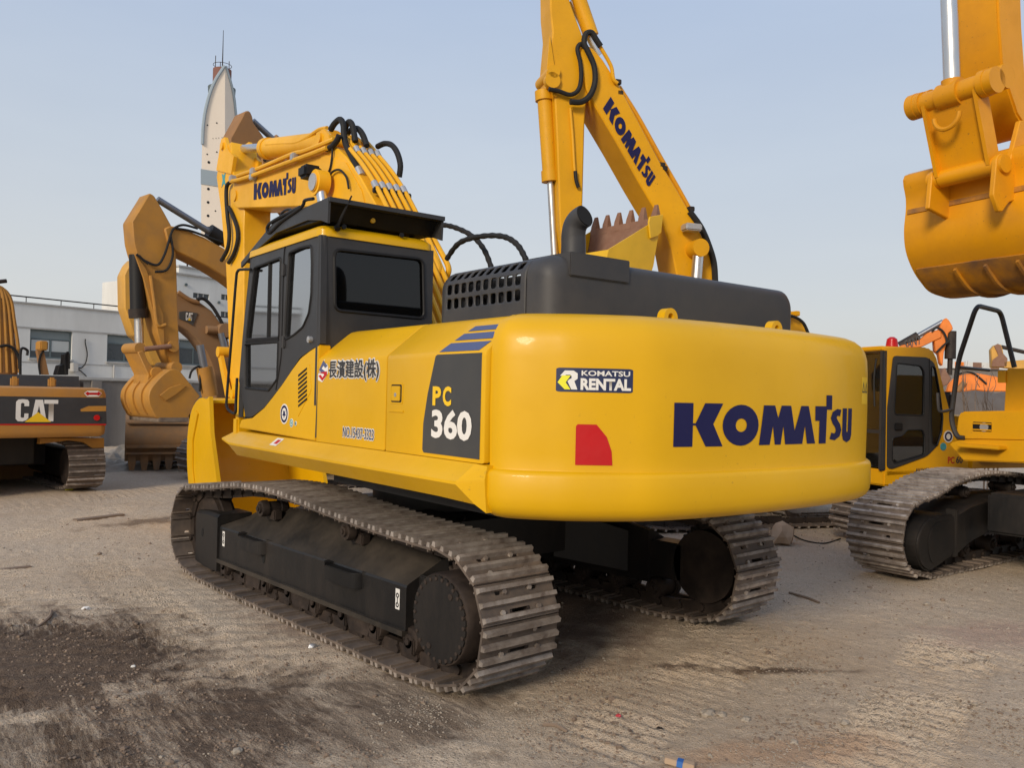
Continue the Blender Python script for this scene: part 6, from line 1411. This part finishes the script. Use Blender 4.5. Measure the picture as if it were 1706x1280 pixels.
def debris():
    p=G(1303,905)
    # crumpled cardboard
    b=bmesh.new(); bmesh.ops.create_icosphere(b,subdivisions=2,radius=1)
    for v in b.verts:
        n=v.co.normalized(); v.co=n*(1+.45*noise.noise(n*1.3+V((4,0,0)))+.25*noise.noise(n*2.7)); v.co=V((v.co.x*.19,v.co.y*.15,max(0,v.co.z*.17+.12)))
    me=bpy.data.meshes.new('crumpled_cardboard'); b.to_mesh(me); b.free(); me.materials.append(M['card']); o=bpy.data.objects.new('crumpled_cardboard',me); COL.objects.link(o); o.location=p; tag(o,'crumpled tan cardboard lump on the dirt between the crawler tracks','cardboard')
    m=MB(); pts=[G(1322,893),G(1340,900),G(1372,905),G(1400,898)]; m.tube([q+V((0,0,.012)) for q in pts],.01,6); tag(m.build('cable','rubber'),'thin black cable lying beside the crumpled cardboard','cable')
    # carton, bottom edge
    p=G(1132,1272); m=MB(); m.box(-.075,.075,-.022,.022,0,.03,.003); bx=m.build('carton','card'); bx.location=p+V((0,0,.004)); bx.rotation_euler=(0,.1,R(-62)); tag(bx,'small crushed tan carton with a blue band at the bottom edge of the yard','carton')
    m=MB(); m.box(-.015,.02,-.0228,.0228,-.0006,.0308,.002); m.build('blue_band','bluep',bx)
    for px,py,s,mt,nm,lb,ct in ((1030,1190,.022,'redp','plastic_scrap','crumpled red plastic scrap on the dirt in front of the counterweight','scrap'),(115,816,.06,'lime','plastic_lump','small bright yellow-green lump on the dirt by the left crawler','scrap'),(1098,1208,.026,'darkiron','metal_scrap','dark metal scrap with pale edges near the red plastic scrap','scrap'),(521,1078,.035,'clamp','crushed_can','crushed silvery can lying against the near crawler track','can'),(143,1012,.035,'white','paper_scrap','pale crumpled paper scrap on the dirt left of the near crawler','paper'),(193,1246,.02,'white','bottle_cap','tiny white upright scrap near the lower left of the yard','scrap'),(222,1110,.016,'white','pebble','small white pebble on the dark damp soil','stone')):
        o=rock(G(px,py),(s,s*.7,s*.6),mt,nm,lb,ct,seed=px)
    for i,(px,py,s,lb) in enumerate(((1180,1186,.05,'grey stone, left of the two side by side below the far crawler'),(1203,1190,.03,'darker small grey stone right beside the larger grey stone'),(1242,1197,.035,'flat pale stone on the ochre tinted dirt'),(1245,1174,.0,''),(1323,1235,.028,'round pale stone at the lower right of the yard'),(1408,1207,.03,'orange tinted stone at the end of a row of track prints'),(395,1250,.03,'small round stone on the dark streaky soil'),(1545,1005,.04,'broken grey stone in front of the right crawler'))):
        if s: rock(G(px,py),(s,s*.75,s*.5),'stone','stone',lb,'stone','loose stones in the yard',seed=i*3.1)
    # twigs and a plank
    for pts,r,lb in (([(30,1058),(60,1042),(82,1030),(86,1018)],.012,'thin curved twig on the damp soil at the left'),([(1315,988),(1345,997),(1365,1003)],.012,'short dark stick right of the far crawler track'),([(905,1205),(925,1207),(945,1211)],.01,'short brown stick near the near crawler track')):
        m=MB(); m.tube([G(*q)+V((0,0,.01)) for q in pts],r,6); tag(m.build('stick','soil'),lb,'stick','sticks on the ground')
    a,b_=G(125,866),G(205,858); m=MB(); d=(b_-a).normalized(); n=V((-d.y,d.x,0))*.07
    m.loft([[a-n,a+n,a+n+V((0,0,.03)),a-n+V((0,0,.03))],[b_-n*.7,b_+n*.8,b_+n*.8+V((0,0,.03)),b_-n*.7+V((0,0,.03))]]); tag(m.build('plank','soil'),'dark weathered plank lying flat on the dirt at the left','plank')
    p=G(15,946); m=MB(); m.box(-.2,.2,-.04,.04,-.01,.02,.006); o=m.build('plank','soil'); o.location=p; tag(o,'short dark board lying at the left edge of the yard','plank')
M['bluep']=paint('blue_print',(.03,.13,.4),.5,(.1,.2,.3),.1,5,bmp=0)
M['redp']=paint('red_plastic',(.5,.05,.06),.5,(.4,.2,.2),.3,15,bmp=0)
# ------------------------------------------------------------------ buildings
def wallmat(name,c,streak,amt=.5,scale=.5,rough=.85,brick=None):
    m,t,b=nt(name); co=N(t,'ShaderNodeTexCoord').outputs['Object']
    f=noise_tex(t,scale,7,.65,co,sc=(1.6,1.6,.25)); g=noise_tex(t,scale*3,6,.6,co)
    a=mixc(t,ramp(t,f,[(.42,(0,0,0)),(.75,(amt,)*3)]).outputs[0],c,streak)
    a=mixc(t,ramp(t,g,[(.5,(0,0,0)),(.75,(amt*.5,)*3)]).outputs[0],a,tuple(x*.75 for x in c))
    t.links.new(a,b.inputs['Base Color']); b.inputs['Roughness'].default_value=rough; bump(t,b,g,.2,.03)
    return m
M['whitewall']=wallmat('white_rendered_wall',(.66,.66,.63),(.40,.385,.36),.5,.35)
M['greywall']=wallmat('grey_concrete_wall',(.21,.19,.17),(.11,.098,.088),.8,.8)
M['coping']=wallmat('pale_coping',(.42,.41,.39),(.2,.19,.17),.6,1)
M['towerwall']=wallmat('cream_tower_panels',(.80,.70,.58),(.66,.57,.47),.3,.06)
M['towergrey']=wallmat('blue_grey_tower_trim',(.30,.36,.40),(.24,.28,.31),.3,.1)
M['towerred']=wallmat('red_brown_tank',(.20,.09,.07),(.12,.07,.06),.3,.2)
M['winglass']=paint('dusty_window_glass',(.045,.055,.06),.15,(.12,.12,.12),.4,1,bmp=0)
M['winshade']=paint('grey_green_blind',(.17,.20,.20),.5,(.12,.14,.14),.4,1,bmp=0)
M['winframe']=paint('grey_green_window_frame',(.10,.13,.135),.5,(.07,.08,.08),.4,2,bmp=0)
M['curtain']=paint('pale_window_pane',(.40,.42,.41),.4,(.3,.3,.3),.4,1,bmp=0)
M['mound']=paint('dark_earth_bank',(.13,.105,.085),.95,(.08,.06,.05),.6,.6,bmp=1)
def buildings():
    # grey yard wall
    f=Frame.anchored(R(10),120,25.2,(0,0)); w=empty('yard_wall','long grey concrete yard wall with pale coping behind the parked machines','wall',loc=f.M.translation,rz=f.rz)
    m=MB(); m.box(-18,26,-.1,.12,-.1,2.02); m.build('wall_panel','greywall',w); m=MB(); m.box(-18,26,-.17,.2,2.023,2.12,.02); m.build('coping','coping',w)
    for i in range(15): m=MB(); m.box(-17.5+3*i,-17.2+3*i,-.2,-.103,-.1,2.02,.01); m.build('pier','greywall',w)
    # low white workshop
    f=Frame.anchored(R(13),22,36,(0,0)); w=empty('workshop','long low white workshop with strip windows and roof rail behind the yard wall','building',loc=f.M.translation,rz=f.rz)
    P=lambda x,y,Y=0:f.pt(x*.3125,440+y*.3125,'y',Y)
    zt=P(70,205).z; holes=[]; wins=[]
    for a,b in (((162,345),(382,510)),((573,370),(760,530)),((955,398),(1112,540)),((-180,330),(40,500))):
        p,q=P(*a),P(*b); holes.append([(p.x,(q.z+.0)),(q.x,q.z),(q.x,p.z),(p.x,p.z)])
    zs=holes[0]; 
    H=[[(h[0][0],zs[0][1]),(h[1][0],zs[0][1]),(h[1][0],zs[2][1]),(h[0][0],zs[2][1])] for h in holes]
    m=MB(); m.prism([(-16,-.5),(26,-.5),(26,zt),(-16,zt)],0,.3,'y',holes=H); m.build('facade','whitewall',w,sharp=20)
    m=MB(); m.box(-16,26,.3,8,zt-.6,zt-.05); m.box(25.7,26,.3,8,0,zt-.6); m.box(-16,-15.7,.3,8,0,zt-.6); m.box(-15.7,25.7,2.4,2.6,0,zt-.6); m.build('roof','greywall',w)
    m=MB(); zz=P(100,335).z; m.box(-16,26,-.025,-.003,zz-.03,zz+.03); zz=P(100,520).z; m.box(-16,26,-.02,-.003,zz-.02,zz+.02); m.box(-16,26,-.06,.34,zt+.003,zt+.07); m.build('string_course','coping',w)
    m=MB(); m.tube([(-16,.2,zt+.32),(26,.2,zt+.32)],.03,6,False)
    for i in range(29): m.tube([(-16+1.5*i,.2,zt),(-16+1.5*i,.2,zt+.32)],.02,5,False)
    m.build('roof_rail','darkiron',w)
    for h in H:
        x0,x1,z0,z1=h[0][0],h[1][0],h[0][1],h[2][1]; m=MB()
        for a,b,c,d in ((x0,x0+.07,z0,z1),(x1-.07,x1,z0,z1),(x0+.07,x1-.07,z1-.07,z1),(x0+.07,x1-.07,z0,z0+.07),(x0+.07,x1-.07,z0+(z1-z0)*.66,z0+(z1-z0)*.70),((x0+x1)/2-.03,(x0+x1)/2+.03,z0+.07,z0+(z1-z0)*.66)): m.box(a,b,.08,.16,c,d)
        wn=m.build('window','winframe',w); m=MB(); m.box(x0+.07,x1-.07,.11,.13,z0+.07,z0+(z1-z0)*.66); m.build('window_pane','winglass',wn); m=MB(); m.box(x0+.07,x1-.07,.11,.13,z0+(z1-z0)*.70,z1-.07); m.build('window_blind','winshade',wn)
        m=MB(); m.box(x0-.05,x1+.05,-.08,.08,z0-.09,z0-.003); m.build('sill','coping',wn)
    h=H[0]; m=MB(); m.box(h[0][0]+.1,(h[0][0]+h[1][0])/2-.05,.095,.105,h[0][1]+(.25*(h[2][1]-h[0][1])),h[0][1]+.64*(h[2][1]-h[0][1])); m.box((h[0][0]+h[1][0])/2+.05,h[1][0]-.1,.095,.105,h[0][1]+(.25*(h[2][1]-h[0][1])),h[0][1]+.64*(h[2][1]-h[0][1])); m.build('paper_screen','curtain',w)
    p,q=P(368,575),P(400,528); m=MB(); m.box(p.x,q.x,-.35,-.003,p.z,q.z,.03); m.build('air_conditioner','coping',w)
    m=MB(); m.tube([P(400,545,-.05),P(430,555,-.05),P(455,530,-.05),P(465,480,-.05),P(455,420,-.05),P(456,400,-.05)],.025,6); m.tube([P(400,550,-.05),P(430,570,-.05),P(462,600,-.05)],.02,6); m.build('cable','black',w)
    m=MB(); p=P(605,540); m.cyl((p.x,-.06,.5),(p.x,-.06,p.z),.04,8); m.build('drainpipe','coping',w)
    # taller block
    f=Frame.anchored(R(13),297,62,(0,0)); w=empty('office_block','taller grey-white block with small dark windows rising behind the workshop','building',loc=f.M.translation,rz=f.rz)
    zt=P2=None; P=lambda x,y,Y=0:f.pt(x*.3125,440+y*.3125,'y',Y)
    z1=P(955,55).z; z2=P(955,12).z; H=[]
    for a,b in (((1030,152),(1115,190)),((1180,160),(1250,198)),((1178,252),(1250,290)),((1030,250),(1112,285))):
        p,q=P(*a),P(*b); H.append([(p.x,q.z),(q.x,q.z),(q.x,p.z),(p.x,p.z)])
    m=MB(); m.prism([(-.6,-.5),(22,-.5),(22,z1),(-.6,z1)],0,.3,'y',holes=H); m.build('facade','whitewall',w,sharp=20)
    m=MB(); m.box(-.6,22,.3,10,0,z1-.05); m.box(-.1,9,.2,7,z1-.05,z2); m.build('roof_storey','whitewall',w)
    m=MB(); m.box(-.75,22.1,-.12,.3,z1,z1+.12); m.box(-.2,9.1,.08,7.1,z2,z2+.12); m.build('cornice','coping',w)
    for h in H:
        m=MB(); m.prism(h,.12,.16,'y'); wn=m.build('window','winglass',w); 
        m=MB(); 
        for k in (.33,.66): x=h[0][0]+(h[1][0]-h[0][0])*k; m.box(x-.04,x+.04,.06,.12,h[0][1],h[2][1])
        m.build('window_frame','coping',wn)
    m=MB(); 
    for x,y in ((990,110),(1165,205)): p=P(x,y); m.cyl((p.x,-.02,p.z),(p.x,-.1,p.z),.11,12)
    m=MB() if False else m; m.build('wall_vent','winframe',w)
    m=MB(); p=P(1040,8); m.tube([(p.x,1,z2),(p.x,1,z2+.9)],.06,6,False); m.build('antenna','darkiron',w)
    # sail-shaped tower
    D=170; f=Frame.anchored(R(-5),374,D,(0,0)); w=empty('tower','tall cream sail-shaped tower with dark portholes, grey band and a mast on top','tower',loc=f.M.translation,rz=f.rz)
    Z=lambda x,y,Y=0:f.pt(200+x*.25,80+y*.25,'y',Y)
    Lf=[(696,118),(672,155),(640,205),(612,265),(590,330),(572,400),(560,470),(552,550),(549,640),(545,800),(543,1000),(543,1280),(543,2300)]
    Rt=[(704,118),(722,160),(745,215),(764,270),(778,330),(788,400),(796,470),(802,550),(806,640),(810,800),(812,1000),(812,1280),(812,2300)]
    rings=[]
    for (a,ya),(b_,yb) in zip(Lf,Rt):
        l=Z(a,ya); z=l.z; fx=Z(700,ya).x; r=Z(b_,ya)
        wl=fx-l.x; wr=(r.x-fx)
        rings.append([(fx,0,z),(l.x,.0+wl*.05,z),(l.x+wl*.25,wl*.6+.2,z),(fx,wl*.9+.3,z),(fx+wr*1.0,wr*.75+.3,z),(fx+wr*1.0,wr*.7,z)])
    m=MB(); m.loft(rings); m.build('tower_shell','towerwall',w,sharp=12)
    # trim along the curved edges
    for side in (Lf,Rt):
        m=MB(); rr=[]
        for (a,y) in side[:9]:
            q=Z(a,y,0); 
            yy=0 if side is Lf else abs(q.x-Z(700,y).x)*.7
            rr.append((q.x,yy,q.z))
        m.tube(rr,.32,6); m.build('edge_trim','towergrey',w)
    # band
    m=MB(); rr=[]
    for y in (805,905):
        l=Z(544,y); fx=Z(700,y).x; wl=fx-l.x; z=l.z+(0 if y==805 else 0); rr.append([(fx+.0,-.15,z),(l.x-.15,.0+wl*.05-.1,z),(l.x+wl*.25,wl*.6,z),(fx,wl*.6,z)])
    m.loft(rr); m.build('grey_band','towergrey',w,sharp=12)
    for x,y,r in ((584,512,5),(645,498,5),(582,706,5),(645,692,5),(593,760,9),(590,938,9),(588,1027,9),(588,1117,9),(588,1195,7),(636,1085,5),(612,876,4),(640,888,4),(620,601,2.5),(640,600,2.5),(658,598,2.5),(680,596,2.5)):
        p=Z(x,y); q=Z(x+r,y); rad=abs(q.x-p.x); l=Z(548,y); fx=Z(700,y).x; wl=fx-l.x; yy=(fx-p.x)/max(wl,.1)*wl*.05
        m=MB(); m.cyl((p.x,yy-.06,p.z),(p.x,yy+.05,p.z),rad,14); m.build('porthole','black',w)
    # core, gallery and mast
    a=Z(632,120,3.2); b_=Z(752,120,3.2); cx=(a.x+b_.x)/2; r=(b_.x-a.x)/2; zb=Z(700,330).z
    m=MB(); m.cyl((cx,4.2,zb),(cx,4.2,a.z),r,28); m.build('roof_tank','towerred',w)
    zg=Z(700,240).z; m=MB(); m.loft([[(cx+rr*math.cos(t),4.2+rr*math.sin(t),z) for t in [2*PI*k/28 for k in range(28)]] for z,rr in ((zg-2.0,r*.9),(zg-.8,r*1.45),(zg+.5,r*1.5),(zg+.5,r*1.0))]); m.build('gallery','winframe',w)
    m=MB(); m.tube([(cx,4.2,a.z),(cx,4.2,Z(700,-120,4).z)],[.13,.05],6,False); m.build('mast','darkiron',w)
    for dx,yt in ((-1.5,65),(1.3,80),(-.5,98)):
        m=MB(); m.tube([(cx+dx,4,a.z),(cx+dx,4,Z(700,yt,4).z)],.08,5,False); m.build('antenna','darkiron',w)
    m=MB(); m.tube([(cx+r*math.cos(t),4.2+r*math.sin(t),a.z+.9) for t in [2*PI*k/20 for k in range(21)]],.06,5,False,False); m.build('gallery_rail','darkiron',w)
    # far right: earth bank, striped shed, shrubs
    f=Frame.anchored(R(-25),1590,48,(0,0)); m=MB(); rings=[]
    for i in range(61):
        x=-22+i*1.0; h=2.75+.3*noise.noise(V((x*.5,0,0)))+.15*noise.noise(V((x*2,0,0))); rings.append([(x,-3.2,-.3),(x,-1.5,h*.6+.1*noise.noise(V((x*3,5,0)))),(x,0,h),(x,1.6,h*.9),(x,3,-.3)])
    m.loft(rings); o=m.build('earth_bank','mound',sharp=60); o.location=f.M.translation; o.rotation_euler=(0,0,f.rz); o['kind']='structure'
    f=Frame.anchored(R(-28),1600,75,(0,0)); w=empty('striped_shed','long low shed with orange and white striped eaves beyond the right-hand machines','building',loc=f.M.translation,rz=f.rz)
    a=f.pt(1597,603,'y',0); b_=f.pt(1597,614,'y',0); m=MB(); m.box(-1,26,.05,6,-.2,b_.z); m.build('wall','greywall',w); m=MB(); m.box(-1.2,26.2,-.2,6.2,b_.z+.002,a.z); ev=m.build('eaves','whitewall',w)
    for i in range(14): m=MB(); m.box(-.8+i*1.9,.1+i*1.9,-.25,-.203,b_.z+.02,a.z-.02); m.build('eaves_stripe','rust' if i%3 else 'sany',ev)
    random.seed(11)
    for (px,dep,n,lb) in ((1612,20,5,'bare leafless shrub left in the handrail opening'),(1650,18,4,'taller bare leafless shrub right in the handrail opening')):
        f=Frame.anchored(0,px,dep,(0,0)); m=MB()
        for k in range(n):
            x=random.uniform(-.5,.5); lean=random.uniform(-.35,.45); hgt=random.uniform(1.9,3.0 if px<1640 else 3.6); P=[V((x,0,0)),V((x+lean*.2,0,hgt*.4)),V((x+lean*.6,.1,hgt*.75)),V((x+lean*1.4,.1,hgt))]
            m.tube(P,[.022,.005],5)
            for j in range(3):
                q=P[1].lerp(P[3],.2+.25*j); m.tube([q,q+V((random.uniform(-.35,.35),0,.25)),q+V((random.uniform(-.5,.5),0,.55))],[.009,.003],4)
        o=m.build('bare_shrub','soil'); o.location=f.M.translation; tag(o,lb,'shrub','bare shrubs beyond the handrail')
    # fallen posts / low kerb far left
    f=Frame.anchored(R(5),30,16.5,(0,0)); m=MB(); m.box(-2.2,1.1,-.15,.15,0,.42,.02); o=m.build('timber_baulk','brownpaint'); o.location=f.M.translation; o.rotation_euler=(0,0,f.rz); tag(o,'brown timber baulk lying on the ground beneath the left-hand machine','timber')
    # rubble heap by the wall
    f=Frame.anchored(0,215,20,(0,0)); rings=[]
    b=bmesh.new(); bmesh.ops.create_grid(b,x_segments=60,y_segments=26,size=1)
    for v in b.verts:
        x,y=v.co.x*5,v.co.y*1.6; e=(1-v.co.x**2)*(1-v.co.y**2); v.co=V((x,y,-.03+e*(.28+.28*noise.noise(V((x*.9,y*1.2,3)))+.16*noise.noise(V((x*4,y*4,0)))+.08*noise.noise(V((x*10,y*10,0))))))
    me=bpy.data.meshes.new('rubble'); b.to_mesh(me); b.free(); me.materials.append(M['stone']); o=bpy.data.objects.new('rubble',me); COL.objects.link(o); o.location=f.M.translation; o.rotation_euler=(0,0,R(10)); tag(o,'low heap of grey rubble and dirt along the foot of the yard wall','rubble',kind='stuff')
buildings(); make_ground(); gravel(); debris()
